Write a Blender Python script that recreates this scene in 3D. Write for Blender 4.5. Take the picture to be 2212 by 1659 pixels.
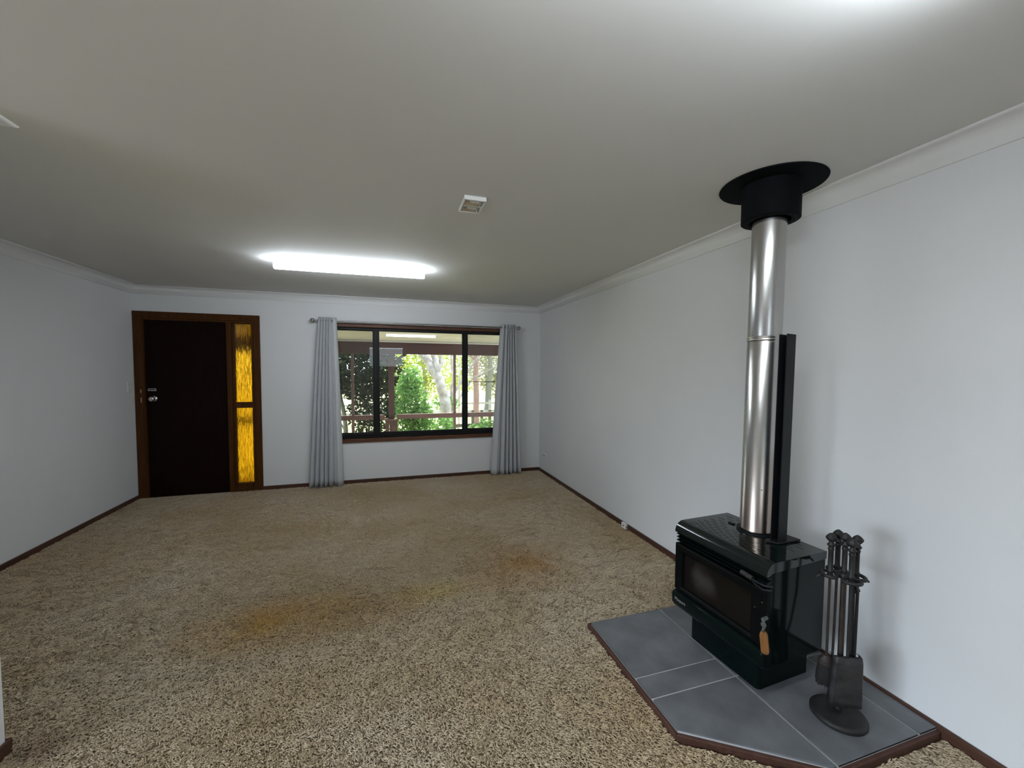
import bpy, bmesh, math, random
from mathutils import Vector, Matrix, noise
random.seed(7)
SC = bpy.context.scene
for o in list(bpy.data.objects): bpy.data.objects.remove(o)
COL = SC.collection

# ------------------------------------------------------------------ camera
R_, L_, D_, CZ = 2.169, -2.732, 5.612, 2.421       # right wall, left wall, window wall, ceiling
F_PX, YAW, PITCH, ROLL, CAM_Z, CY_PX = 869.816, 0.300118, -0.047198, 0.005968, 1.4944, 11.687
fw = Vector((math.sin(YAW)*math.cos(PITCH), math.cos(YAW)*math.cos(PITCH), math.sin(PITCH)))
rt = Vector((math.cos(YAW), -math.sin(YAW), 0)); up = rt.cross(fw)
r2 = math.cos(ROLL)*rt + math.sin(ROLL)*up; u2 = -math.sin(ROLL)*rt + math.cos(ROLL)*up
cam = bpy.data.cameras.new('camera'); co = bpy.data.objects.new('camera', cam); COL.objects.link(co)
m = Matrix((r2, u2, -fw)).transposed().to_4x4(); m.translation = (0, 0, CAM_Z); co.matrix_world = m
cam.sensor_fit = 'HORIZONTAL'; cam.sensor_width = 36; cam.lens = F_PX/2212*36
cam.shift_y = CY_PX/2212; cam.clip_start = .02; cam.clip_end = 300
SC.camera = co

# ------------------------------------------------------------------ world, sun, daylight, exposure
SC.view_settings.view_transform = 'Standard'; SC.view_settings.look = 'None'
SC.view_settings.gamma = 1; SC.view_settings.use_curve_mapping = False
SC.view_settings.exposure = 0.0
w = bpy.data.worlds.new('hazy_sky'); SC.world = w; w.use_nodes = True
bgn = w.node_tree.nodes['Background']
bgn.inputs['Color'].default_value = (.80, .90, 1.0, 1); bgn.inputs['Strength'].default_value = 6.3
def light(name, kind, energy, color, loc, rot, **kw):
    l = bpy.data.lights.new(name, kind); l.energy = energy; l.color = color
    for k, v in kw.items(): setattr(l, k, v)
    o = bpy.data.objects.new(name, l); o.location = loc; o.rotation_euler = rot; COL.objects.link(o); return o
light('sun', 'SUN', 11.5, (1, .95, .84), (0, 20, 20), (math.radians(-38), math.radians(16), 0), angle=.03)
# daylight through the windows behind and to the left of the photographer
light('rear_window_daylight', 'AREA', 4.0, (.66, .83, 1.0), (-.03, -2.76, 1.90), (math.radians(80), 0, 0),
      shape='RECTANGLE', size=1.05, size_y=.6)
light('side_window_daylight', 'AREA', 66, (.76, .88, 1.0), (-4.27, -.2, 1.25), (math.radians(62), 0, math.radians(-90)),
      shape='RECTANGLE', size=2.3, size_y=1.5, spread=math.radians(70))
LAMP_STRENGTH = 42.0

# ------------------------------------------------------------------ helpers
class MB:
    def __init__(s): s.v = []; s.f = []
    def add(s, vs, fs):
        b = len(s.v); s.v += [tuple(v) for v in vs]; s.f += [tuple(b+i for i in f) for f in fs]; return s
    def box(s, a, b, M=None):
        x0, y0, z0 = a; x1, y1, z1 = b
        vs = [Vector(p) for p in ((x0,y0,z0),(x1,y0,z0),(x1,y1,z0),(x0,y1,z0),(x0,y0,z1),(x1,y0,z1),(x1,y1,z1),(x0,y1,z1))]
        if M: vs = [M @ v for v in vs]
        return s.add(vs, [(0,3,2,1),(4,5,6,7),(0,1,5,4),(1,2,6,5),(2,3,7,6),(3,0,4,7)])
    def lathe(s, prof, base=(0,0,0), axis=(0,0,1), n=24, caps=True):
        ax = Vector(axis).normalized(); t = Vector((1,0,0)) if abs(ax.x) < .9 else Vector((0,1,0))
        e1 = ax.cross(t).normalized(); e2 = ax.cross(e1); b = Vector(base); vs = []; fs = []
        for r, h in prof:
            for k in range(n):
                a = 2*math.pi*k/n; vs.append(b + ax*h + (e1*math.cos(a)+e2*math.sin(a))*r)
        for i in range(len(prof)-1):
            for k in range(n):
                k2 = (k+1) % n; fs.append((i*n+k, i*n+k2, (i+1)*n+k2, (i+1)*n+k))
        if caps:
            fs.append(tuple(reversed(range(n)))); fs.append(tuple((len(prof)-1)*n+k for k in range(n)))
        return s.add(vs, fs)
    def cyl(s, p0, p1, r, r1=None, n=16):
        p0 = Vector(p0); d = Vector(p1)-p0
        return s.lathe([(r, 0), (r if r1 is None else r1, d.length)], p0, d, n)
    def tube(s, path, r, n=8, rs=None, closed=False):
        P = [Vector(p) for p in path]; vs = []; fs = []; prev = None
        for i, p in enumerate(P):
            if closed: d = P[(i+1) % len(P)] - P[i-1]
            else: d = P[min(i+1, len(P)-1)] - P[max(i-1, 0)]
            d.normalize()
            if prev is None:
                t = Vector((0,0,1)) if abs(d.z) < .9 else Vector((1,0,0)); e1 = d.cross(t).normalized()
            else: e1 = (prev - d*prev.dot(d)).normalized()
            prev = e1; e2 = d.cross(e1); rr = rs[i] if rs else r
            for k in range(n):
                a = 2*math.pi*k/n; vs.append(p + (e1*math.cos(a)+e2*math.sin(a))*rr)
        m_ = len(P); last = m_ if closed else m_-1
        for i in range(last):
            j = (i+1) % m_
            for k in range(n):
                k2 = (k+1) % n; fs.append((i*n+k, i*n+k2, j*n+k2, j*n+k))
        if not closed: fs.append(tuple(reversed(range(n)))); fs.append(tuple((m_-1)*n+k for k in range(n)))
        return s.add(vs, fs)
    def prism(s, poly, vec, M=None):
        n = len(poly); a = [Vector(p) for p in poly]; v = Vector(vec); vs = a + [p+v for p in a]
        if M: vs = [M @ q for q in vs]
        return s.add(vs, [tuple(reversed(range(n))), tuple(range(n, 2*n))] + [(i, (i+1) % n, n+(i+1) % n, n+i) for i in range(n)])
    def loft(s, rings, closed=True, caps=True):
        n = len(rings[0]); vs = [p for r in rings for p in r]; fs = []
        for i in range(len(rings)-1):
            for k in range(n if closed else n-1):
                k2 = (k+1) % n; fs.append((i*n+k, i*n+k2, (i+1)*n+k2, (i+1)*n+k))
        if caps and closed: fs += [tuple(reversed(range(n))), tuple((len(rings)-1)*n+k for k in range(n))]
        return s.add(vs, fs)
    def ball(s, c, r, n=16, sz=1.0):
        m_ = max(6, n//2); prof = [(max(1e-4, r*math.sin(math.pi*i/m_)), -r*sz*math.cos(math.pi*i/m_)) for i in range(m_+1)]
        return s.lathe(prof, c, (0,0,1), n)
    def build(s, name, mat, parent=None, bevel=0, seg=2, smooth=35, M=None, solid=0):
        me = bpy.data.meshes.new(name); me.from_pydata(s.v, [], s.f)
        bm = bmesh.new(); bm.from_mesh(me); bmesh.ops.recalc_face_normals(bm, faces=bm.faces); bm.to_mesh(me); bm.free()
        if mat: me.materials.append(mat)
        o = bpy.data.objects.new(name, me); COL.objects.link(o)
        if M: o.matrix_local = M
        if parent: o.parent = parent
        if smooth:
            for p in me.polygons: p.use_smooth = True
            me.set_sharp_from_angle(angle=math.radians(smooth))
        if solid:
            md = o.modifiers.new('solid', 'SOLIDIFY'); md.thickness = solid; md.offset = 0
        if bevel:
            md = o.modifiers.new('bevel', 'BEVEL'); md.width = bevel; md.segments = seg; md.limit_method = 'ANGLE'; md.angle_limit = math.radians(40)
        return o
def tag(o, label, cat, group=None, kind=None):
    o['label'] = label; o['category'] = cat
    if group: o['group'] = group
    if kind: o['kind'] = kind
    return o
def thing(name, label, cat, loc=(0,0,0), rz=0, group=None):
    o = bpy.data.objects.new(name, None); COL.objects.link(o); o.location = loc; o.rotation_euler = (0,0,rz)
    o.empty_display_size = .1
    return tag(o, label, cat, group)
def struct(o, label=None):
    o['kind'] = 'structure'
    if label: o['label'] = label
    return o
def copy_tree(o, parent=None):
    c = o.copy(); COL.objects.link(c)
    if parent: c.parent = parent
    for ch in list(o.children): copy_tree(ch, c)
    return c

# ------------------------------------------------------------------ materials
def mat(name, col, rough=.5, metal=0.0, spec=.5, var=0.0, vscale=8.0, bump=0.0, bscale=200.0, **kw):
    m = bpy.data.materials.new(name); m.use_nodes = True; nt = m.node_tree; N = nt.nodes; LK = nt.links
    b = N['Principled BSDF']; b.inputs['Base Color'].default_value = (*col, 1)
    b.inputs['Roughness'].default_value = rough; b.inputs['Metallic'].default_value = metal
    b.inputs['Specular IOR Level'].default_value = spec
    tc = N.new('ShaderNodeTexCoord')
    nz = N.new('ShaderNodeTexNoise'); nz.inputs['Scale'].default_value = vscale; nz.inputs['Detail'].default_value = 5
    LK.new(tc.outputs['Object'], nz.inputs['Vector'])
    rp = N.new('ShaderNodeMapRange'); rp.inputs['From Min'].default_value = .3; rp.inputs['From Max'].default_value = .7
    rp.inputs['To Min'].default_value = 1-var; rp.inputs['To Max'].default_value = 1+var
    LK.new(nz.outputs['Fac'], rp.inputs['Value'])
    mx = N.new('ShaderNodeVectorMath'); mx.operation = 'SCALE'; mx.inputs[0].default_value = col
    LK.new(rp.outputs['Result'], mx.inputs['Scale']); LK.new(mx.outputs['Vector'], b.inputs['Base Color'])
    if bump:
        n2 = N.new('ShaderNodeTexNoise'); n2.inputs['Scale'].default_value = bscale; n2.inputs['Detail'].default_value = 3
        LK.new(tc.outputs['Object'], n2.inputs['Vector'])
        bp = N.new('ShaderNodeBump'); bp.inputs['Strength'].default_value = bump; bp.inputs['Distance'].default_value = .002
        LK.new(n2.outputs['Fac'], bp.inputs['Height']); LK.new(bp.outputs['Normal'], b.inputs['Normal'])
    for k, v in kw.items(): b.inputs[k.replace('_', ' ')].default_value = v
    return m
def wood(name, c1, c2, rough=.4, axis='X', scale=6.0, spec=.22):
    m = bpy.data.materials.new(name); m.use_nodes = True; nt = m.node_tree; N = nt.nodes; LK = nt.links
    b = N['Principled BSDF']; b.inputs['Roughness'].default_value = rough; b.inputs['Specular IOR Level'].default_value = spec
    tc = N.new('ShaderNodeTexCoord'); mp = N.new('ShaderNodeMapping')
    s = {'X': (1, 14, 14), 'Y': (14, 1, 14), 'Z': (14, 14, 1)}[axis]; mp.inputs['Scale'].default_value = s
    nz = N.new('ShaderNodeTexNoise'); nz.inputs['Scale'].default_value = scale; nz.inputs['Detail'].default_value = 6; nz.inputs['Distortion'].default_value = .6
    cr = N.new('ShaderNodeValToRGB'); cr.color_ramp.elements[0].position = .3; cr.color_ramp.elements[1].position = .7
    cr.color_ramp.elements[0].color = (*c1, 1); cr.color_ramp.elements[1].color = (*c2, 1)
    LK.new(tc.outputs['Object'], mp.inputs['Vector']); LK.new(mp.outputs['Vector'], nz.inputs['Vector'])
    LK.new(nz.outputs['Fac'], cr.inputs['Fac']); LK.new(cr.outputs['Color'], b.inputs['Base Color'])
    bp = N.new('ShaderNodeBump'); bp.inputs['Strength'].default_value = .12; bp.inputs['Distance'].default_value = .002
    LK.new(nz.outputs['Fac'], bp.inputs['Height']); LK.new(bp.outputs['Normal'], b.inputs['Normal'])
    return m
WALL = mat('wall_paint', (.76, .765, .775), .75, spec=.25, var=.012, vscale=2.5, bump=.10, bscale=300)
CEIL = mat('ceiling_paint', (.74, .735, .72), .85, spec=.2, var=.012, vscale=1.5, bump=.06, bscale=300)
CORN = mat('cornice_paint', (.80, .80, .80), .6, spec=.3, var=.01)
DOORW = wood('dark_door_veneer', (.006, .0018, .001), (.012, .0036, .002), .5, 'Z', 3, .10)
FRAMEW = wood('door_frame_timber', (.050, .018, .004), (.085, .031, .007), .45, 'Z', 4, .15)
WINW = wood('window_timber', (.085, .036, .020), (.14, .062, .034), .45, 'X', 5)
SKIRT = wood('skirting_timber', (.060, .028, .018), (.095, .045, .03), .4, 'Y', 5)
EDGEW = wood('hearth_edge_timber', (.060, .027, .019), (.095, .045, .033), .5, 'Y', 5)
ALU = mat('bronze_anodised_aluminium', (.010, .010, .010), .5, spec=.22, var=.1)
CHROME = mat('brushed_chrome', (.62, .61, .60), .22, 1.0, var=.03)
BRASS = mat('dull_brass', (.45, .33, .20), .35, 1.0, var=.1, vscale=40)
WPLAST = mat('white_plastic', (.80, .80, .78), .4, var=.01)
DPLAST = mat('grey_plastic', (.10, .10, .105), .5)
BLACKST = mat('black_satin_steel', (.008, .009, .011), .45, spec=.25, var=.15, vscale=12, bump=.05, bscale=400)
COLLAR = mat('black_painted_collar', (.005, .0055, .007), .7, spec=.06, var=.15, vscale=10)
GREENEN = mat('dark_green_enamel', (.0030, .0065, .0062), .09, spec=.10, var=.12, vscale=6)
LIDEN = mat('glossy_lid_enamel', (.0045, .0085, .008), .11, spec=.5, var=.12, vscale=6)
ZINC = mat('dull_zinc', (.13, .14, .135), .5, .5, var=.1)
DOORCAST = mat('black_cast_door', (.004, .0045, .0045), .42, spec=.06, var=.15, vscale=30, bump=.08, bscale=300)
SOOT = mat('soot_black', (.006, .006, .006), .9, var=.2)
FIREBRICK = mat('ash_coated_firebrick', (.42, .36, .32), .95, var=.35, vscale=14, bump=.6, bscale=60)
ASH = mat('pale_wood_ash', (.45, .42, .40), 1.0, var=.25, vscale=25, bump=.7, bscale=90)
HANDLEW = wood('handle_timber', (.17, .075, .022), (.26, .12, .04), .4, 'Z', 10)
COIL = mat('dull_spring_steel', (.03, .028, .025), .6, .4, var=.15, vscale=60)
IRON = mat('wrought_iron', (.020, .019, .019), .55, .25, var=.35, vscale=30, bump=.4, bscale=120)
RUSTIRON = mat('brown_iron_pole', (.040, .030, .025), .55, .35, var=.4, vscale=25, bump=.4, bscale=120)
WORNIRON = mat('worn_shovel_iron', (.036, .035, .037), .5, .2, var=.5, vscale=18, bump=.4, bscale=90)
BRISTLE = mat('black_bristle', (.006, .006, .006), .8, var=.4, vscale=200)
ROD = mat('pewter_rod', (.34, .335, .33), .25, 1.0, var=.05)
FABRIC = mat('grey_blue_curtain', (.58, .59, .615), .85, spec=.15, var=.035, vscale=60, bump=.35, bscale=900, Sheen_Weight=.15)
GROUT = mat('pale_grout', (.52, .52, .53), .9, var=.06, vscale=30)
SOFFIT = mat('cream_soffit', (.50, .475, .395), .7, var=.02)
BEAMW = wood('red_brown_beam', (.050, .023, .019), (.078, .036, .030), .6, 'X', 5)
PIERB = mat('red_brick', (.22, .09, .06), .9, var=.2, vscale=20, bump=.4, bscale=90)
DECK = wood('deck_board', (.20, .15, .11), (.30, .23, .17), .7, 'X', 5)
RAILW = wood('weathered_rail', (.10, .055, .047), (.15, .082, .070), .6, 'X', 5)
GREYW = mat('grey_timber', (.30, .29, .27), .8, var=.2)

# slate tile
def tile_mat():
    m = mat('grey_slate_tile', (.137, .142, .152), .42, spec=.45, var=.30, vscale=6, bump=.12, bscale=40)
    return m
TILE = tile_mat(); TILE.node_tree.nodes['Noise Texture'].inputs['Detail'].default_value = 8
# stainless flue: heat tint low down, brushed
def flue_mat():
    m = bpy.data.materials.new('stainless_flue'); m.use_nodes = True; nt = m.node_tree; N = nt.nodes; LK = nt.links
    b = N['Principled BSDF']; b.inputs['Metallic'].default_value = 1; b.inputs['Roughness'].default_value = .24
    b.inputs['Anisotropic'].default_value = .55
    tg = N.new('ShaderNodeTangent'); tg.direction_type = 'RADIAL'; tg.axis = 'Z'; LK.new(tg.outputs['Tangent'], b.inputs['Tangent'])
    tc = N.new('ShaderNodeTexCoord'); sp = N.new('ShaderNodeSeparateXYZ'); LK.new(tc.outputs['Object'], sp.inputs['Vector'])
    cr = N.new('ShaderNodeValToRGB'); e = cr.color_ramp.elements
    e[0].position = 0; e[0].color = (.31, .255, .22, 1); e[1].position = .45; e[1].color = (.50, .49, .475, 1)
    k = e.new(.15); k.color = (.41, .34, .295, 1)
    nz = N.new('ShaderNodeTexNoise'); nz.inputs['Scale'].default_value = 4; LK.new(tc.outputs['Object'], nz.inputs['Vector'])
    ma = N.new('ShaderNodeMath'); ma.operation = 'MULTIPLY_ADD'; ma.inputs[1].default_value = .35; LK.new(nz.outputs['Fac'], ma.inputs[0])
    mb = N.new('ShaderNodeMath'); mb.operation = 'SUBTRACT'; mb.inputs[1].default_value = .17; LK.new(sp.outputs['Z'], ma.inputs[2]); LK.new(ma.outputs[0], mb.inputs[0])
    LK.new(mb.outputs[0], cr.inputs['Fac']); LK.new(cr.outputs['Color'], b.inputs['Base Color'])
    return m
FLUE = flue_mat()
def glass_mat(name, col=(1,1,1), rough=0.0):
    m = bpy.data.materials.new(name); m.use_nodes = True; nt = m.node_tree; N = nt.nodes; LK = nt.links
    for n in list(N): N.remove(n)
    out = N.new('ShaderNodeOutputMaterial'); tr = N.new('ShaderNodeBsdfTransparent'); tr.inputs['Color'].default_value = (*col, 1)
    gl = N.new('ShaderNodeBsdfGlossy'); gl.inputs['Roughness'].default_value = rough
    fr = N.new('ShaderNodeFresnel'); fr.inputs['IOR'].default_value = 1.5
    mx = N.new('ShaderNodeMixShader'); LK.new(fr.outputs[0], mx.inputs[0]); LK.new(tr.outputs[0], mx.inputs[1]); LK.new(gl.outputs[0], mx.inputs[2])
    LK.new(mx.outputs[0], out.inputs['Surface']); return m
GLASS = glass_mat('window_glass', (.95, .97, .96))
def stove_glass():
    m = bpy.data.materials.new('sooty_stove_glass'); m.use_nodes = True; nt = m.node_tree; N = nt.nodes; LK = nt.links
    for n in list(N): N.remove(n)
    out = N.new('ShaderNodeOutputMaterial'); tr = N.new('ShaderNodeBsdfTransparent'); tr.inputs['Color'].default_value = (.62, .56, .52, 1)
    gl = N.new('ShaderNodeBsdfGlossy'); gl.inputs['Roughness'].default_value = .12; gl.inputs['Color'].default_value = (.3, .3, .3, 1)
    so = N.new('ShaderNodeBsdfDiffuse')
    tc = N.new('ShaderNodeTexCoord'); nz = N.new('ShaderNodeTexNoise'); nz.inputs['Scale'].default_value = 9; nz.inputs['Detail'].default_value = 8
    LK.new(tc.outputs['Object'], nz.inputs['Vector'])
    # pale mottled patch in the left middle of the pane, brown soot elsewhere
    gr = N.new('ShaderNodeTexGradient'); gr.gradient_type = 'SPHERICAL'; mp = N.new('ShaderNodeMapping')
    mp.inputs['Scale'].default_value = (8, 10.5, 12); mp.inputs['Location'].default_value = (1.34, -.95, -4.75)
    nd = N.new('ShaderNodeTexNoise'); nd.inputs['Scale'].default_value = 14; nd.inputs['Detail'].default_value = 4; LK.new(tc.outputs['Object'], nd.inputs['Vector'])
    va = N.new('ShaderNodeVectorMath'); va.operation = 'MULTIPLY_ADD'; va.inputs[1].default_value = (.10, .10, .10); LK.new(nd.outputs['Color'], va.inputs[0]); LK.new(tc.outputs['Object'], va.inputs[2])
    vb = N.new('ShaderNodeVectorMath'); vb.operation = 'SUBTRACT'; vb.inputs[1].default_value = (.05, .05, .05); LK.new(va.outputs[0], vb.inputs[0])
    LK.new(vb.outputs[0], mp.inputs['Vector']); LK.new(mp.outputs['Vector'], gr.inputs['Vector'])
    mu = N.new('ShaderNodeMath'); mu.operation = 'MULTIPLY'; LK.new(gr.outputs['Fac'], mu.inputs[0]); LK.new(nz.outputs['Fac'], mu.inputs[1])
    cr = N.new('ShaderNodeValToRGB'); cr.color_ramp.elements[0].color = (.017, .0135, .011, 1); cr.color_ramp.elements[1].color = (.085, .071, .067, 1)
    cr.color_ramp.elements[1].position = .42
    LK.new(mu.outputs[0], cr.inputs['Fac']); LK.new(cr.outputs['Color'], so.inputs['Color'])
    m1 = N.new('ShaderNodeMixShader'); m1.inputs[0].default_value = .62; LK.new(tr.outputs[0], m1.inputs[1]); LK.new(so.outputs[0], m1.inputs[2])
    fr = N.new('ShaderNodeFresnel'); fr.inputs['IOR'].default_value = 1.4
    m2 = N.new('ShaderNodeMixShader'); LK.new(fr.outputs[0], m2.inputs[0]); LK.new(m1.outputs[0], m2.inputs[1]); LK.new(gl.outputs[0], m2.inputs[2])
    LK.new(m2.outputs[0], out.inputs['Surface']); return m
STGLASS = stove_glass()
def amber():
    m = bpy.data.materials.new('amber_reeded_glass'); m.use_nodes = True; nt = m.node_tree; N = nt.nodes; LK = nt.links
    b = N['Principled BSDF']; b.inputs['Base Color'].default_value = (.33, .165, .005, 1); b.inputs['Roughness'].default_value = .2
    b.inputs['Transmission Weight'].default_value = 1; b.inputs['IOR'].default_value = 1.3
    tc = N.new('ShaderNodeTexCoord'); mp = N.new('ShaderNodeMapping'); mp.inputs['Scale'].default_value = (1, 1, .075)
    nz = N.new('ShaderNodeTexNoise'); nz.inputs['Scale'].default_value = 120; nz.inputs['Detail'].default_value = 2
    LK.new(tc.outputs['Object'], mp.inputs['Vector']); LK.new(mp.outputs['Vector'], nz.inputs['Vector'])
    cr = N.new('ShaderNodeValToRGB'); e = cr.color_ramp.elements; e[0].position = .36; e[0].color = (.10, .042, .001, 1); e[1].position = .62; e[1].color = (.31, .165, .006, 1)
    LK.new(nz.outputs['Fac'], cr.inputs['Fac']); LK.new(cr.outputs['Color'], b.inputs['Base Color'])
    bp = N.new('ShaderNodeBump'); bp.inputs['Strength'].default_value = .9; bp.inputs['Distance'].default_value = .012
    LK.new(nz.outputs['Fac'], bp.inputs['Height']); LK.new(bp.outputs['Normal'], b.inputs['Normal'])
    return m
AMBER = amber()
def emit(name, col, st):
    m = bpy.data.materials.new(name); m.use_nodes = True; b = m.node_tree.nodes['Principled BSDF']
    b.inputs['Base Color'].default_value = (.9, .9, .9, 1); b.inputs['Emission Color'].default_value = (*col, 1); b.inputs['Emission Strength'].default_value = st
    return m
DIFF = emit('lit_diffuser', (.85, .93, 1.0), LAMP_STRENGTH)
def screen():
    m = bpy.data.materials.new('fly_screen'); m.use_nodes = True; nt = m.node_tree; N = nt.nodes; LK = nt.links
    b = N['Principled BSDF']; b.inputs['Base Color'].default_value = (.03, .03, .03, 1); b.inputs['Roughness'].default_value = .8
    tr = N.new('ShaderNodeBsdfTransparent'); mx = N.new('ShaderNodeMixShader'); mx.inputs[0].default_value = .20
    LK.new(tr.outputs[0], mx.inputs[1]); LK.new(b.outputs[0], mx.inputs[2]); LK.new(mx.outputs[0], N['Material Output'].inputs['Surface']); return m
SCREEN = screen()
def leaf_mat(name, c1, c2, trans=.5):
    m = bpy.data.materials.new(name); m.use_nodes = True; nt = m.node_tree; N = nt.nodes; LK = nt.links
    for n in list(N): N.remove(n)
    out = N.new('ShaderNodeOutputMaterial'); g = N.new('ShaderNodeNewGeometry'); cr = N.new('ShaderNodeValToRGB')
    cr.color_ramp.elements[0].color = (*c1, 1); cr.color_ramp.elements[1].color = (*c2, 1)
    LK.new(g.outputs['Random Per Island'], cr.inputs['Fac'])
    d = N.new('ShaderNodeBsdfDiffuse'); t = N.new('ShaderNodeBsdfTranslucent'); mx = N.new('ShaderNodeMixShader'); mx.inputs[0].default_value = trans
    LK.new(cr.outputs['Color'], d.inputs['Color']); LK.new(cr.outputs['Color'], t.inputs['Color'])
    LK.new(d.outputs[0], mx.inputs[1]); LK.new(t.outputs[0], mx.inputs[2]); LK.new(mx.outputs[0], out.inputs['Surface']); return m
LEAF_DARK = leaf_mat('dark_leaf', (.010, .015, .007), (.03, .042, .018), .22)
LEAF_GREEN = leaf_mat('bright_leaf', (.07, .17, .04), (.24, .40, .13), .5)
LEAF_LIME = leaf_mat('lime_leaf', (.20, .28, .04), (.42, .45, .09), .45)
LEAF_PALE = leaf_mat('pale_olive_leaf', (.24, .26, .15), (.46, .43, .30), .45)
LEAF_STRAP = leaf_mat('strap_leaf', (.30, .44, .10), (.52, .62, .2), .5)
BARK = mat('pale_gum_bark', (.27, .245, .225), .9, var=.35, vscale=8, bump=.6, bscale=25)
BARKP = mat('pink_bark', (.26, .165, .145), .9, var=.25, vscale=9, bump=.6, bscale=25)
BARKD = mat('dark_bark', (.10, .085, .065), .9, var=.25, vscale=9, bump=.6, bscale=25)
BARKG = mat('grey_bark', (.16, .16, .135), .9, var=.25, vscale=9, bump=.6, bscale=25)
LAWN = mat('dry_lawn', (.52, .50, .25), .95, var=.25, vscale=1.2, bump=.5, bscale=60)

def pilemat():
    m = bpy.data.materials.new('beige_shag_pile'); m.use_nodes = True; nt = m.node_tree; N = nt.nodes; LK = nt.links
    b = N['Principled BSDF']; b.inputs['Roughness'].default_value = .9; b.inputs['Specular IOR Level'].default_value = .12
    g = N.new('ShaderNodeNewGeometry')
    def nz(scale, det=3):
        n = N.new('ShaderNodeTexNoise'); n.inputs['Scale'].default_value = scale; n.inputs['Detail'].default_value = det
        LK.new(g.outputs['Position'], n.inputs['Vector']); return n
    a = nz(1.1, 4); cr = N.new('ShaderNodeValToRGB'); e = cr.color_ramp.elements
    e[0].position = .33; e[0].color = (.47, .358, .222, 1); e[1].position = .66; e[1].color = (.57, .482, .362, 1)
    LK.new(a.outputs['Fac'], cr.inputs['Fac'])
    prev = cr.outputs['Color']
    # worn yellow-brown stains
    for cx, cy, rx, ry, col, amt in ((-.62, 2.62, .60, .34, (.50, .31, .10), .6), (1.00, 2.88, .55, .48, (.44, .28, .13), .62), (.28, 2.68, .34, .20, (.58, .46, .18), .5), (-.1, 2.6, .8, .3, (.44, .31, .16), .45), (-1.33, 1.98, .20, .13, (.16, .10, .07), .4)):
        mp = N.new('ShaderNodeMapping'); mp.inputs['Scale'].default_value = (1/rx, 1/ry, 0); mp.inputs['Location'].default_value = (-cx/rx, -cy/ry, 0)
        LK.new(g.outputs['Position'], mp.inputs['Vector']); gr = N.new('ShaderNodeTexGradient'); gr.gradient_type = 'SPHERICAL'; LK.new(mp.outputs['Vector'], gr.inputs['Vector'])
        n = nz(5, 4); mu = N.new('ShaderNodeMath'); mu.operation = 'MULTIPLY'; LK.new(gr.outputs['Fac'], mu.inputs[0]); LK.new(n.outputs['Fac'], mu.inputs[1])
        m2 = N.new('ShaderNodeMath'); m2.operation = 'MULTIPLY'; m2.use_clamp = True; m2.inputs[1].default_value = amt*3; LK.new(mu.outputs[0], m2.inputs[0])
        mx = N.new('ShaderNodeMixRGB'); mx.inputs['Color2'].default_value = (*col, 1); LK.new(m2.outputs[0], mx.inputs['Fac']); LK.new(prev, mx.inputs['Color1']); prev = mx.outputs['Color']
    f = nz(160, 2); mr = N.new('ShaderNodeMapRange'); mr.inputs['From Min'].default_value = .3; mr.inputs['From Max'].default_value = .7
    mr.inputs['To Min'].default_value = .90; mr.inputs['To Max'].default_value = 1.08; LK.new(f.outputs['Fac'], mr.inputs['Value'])
    sc = N.new('ShaderNodeVectorMath'); sc.operation = 'SCALE'; LK.new(prev, sc.inputs[0]); LK.new(mr.outputs['Result'], sc.inputs['Scale'])
    LK.new(sc.outputs['Vector'], b.inputs['Base Color'])
    return m
PILE = pilemat()
BACKING = mat('carpet_backing', (.32, .24, .15), .95, var=.2, vscale=40, bump=.5, bscale=120)

# ================================================================== SETTING
REAR = -2.7; FARL = -4.2; T = .12
# floor slab under everything (top at the carpet backing)
fl = struct(MB().box((FARL, REAR, -.12), (R_, D_+.14, -.007)).build('floor', BACKING, smooth=0))
# window wall with openings for the door unit and the window
DX0, DX1, DZ1 = -2.675, -1.545, 2.068           # door opening
WX0, WX1, WZ0, WZ1 = -.745, 1.66, .588, 2.045     # window opening
y0, y1 = D_, D_+.14
wb = MB()
wb.box((L_-.1, y0, -.05), (DX0, y1, CZ+.05)).box((DX0, y0, DZ1), (DX1, y1, CZ+.05)).box((DX1, y0, -.05), (WX0, y1, CZ+.05))
wb.box((WX0, y0, -.05), (WX1, y1, WZ0)).box((WX0, y0, WZ1), (WX1, y1, CZ+.05)).box((WX1, y0, -.05), (R_+.14, y1, CZ+.05))
struct(wb.build('wall_back', WALL, smooth=0))
struct(MB().box((R_, REAR, -.05), (R_+.14, D_, CZ+.05)).build('wall_right', WALL, smooth=0))
NX, NY = -1.43, 2.009
struct(MB().box((L_-.1, NY, -.05), (L_, D_, CZ+.05)).build('wall_left', WALL, smooth=0))
struct(MB().box((FARL, NY-.11, -.05), (NX, NY, CZ+.05)).build('wall_divider', WALL, smooth=0))
struct(MB().box((FARL-.1, REAR, -.05), (FARL, -1.4, CZ+.05)).box((FARL-.1, 1.0, -.05), (FARL, NY-.11, CZ+.05)).box((FARL-.1, -1.4, -.05), (FARL, 1.0, .5)).box((FARL-.1, -1.4, 2.0), (FARL, 1.0, CZ+.05)).build('wall_side', WALL, smooth=0))
wr = MB().box((FARL, REAR-.1, -.05), (-.56, REAR, CZ+.05)).box((.50, REAR-.1, -.05), (R_, REAR, CZ+.05)).box((-.56, REAR-.1, 2.22), (.50, REAR, CZ+.05)).box((-.56, REAR-.1, -.05), (.50, REAR, 1.58))
struct(wr.build('wall_front', WALL, smooth=0))
struct(MB().box((FARL-.1, REAR-.1, CZ), (R_+.14, D_+.14, CZ+.1)).build('ceiling', CEIL, smooth=0))
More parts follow.
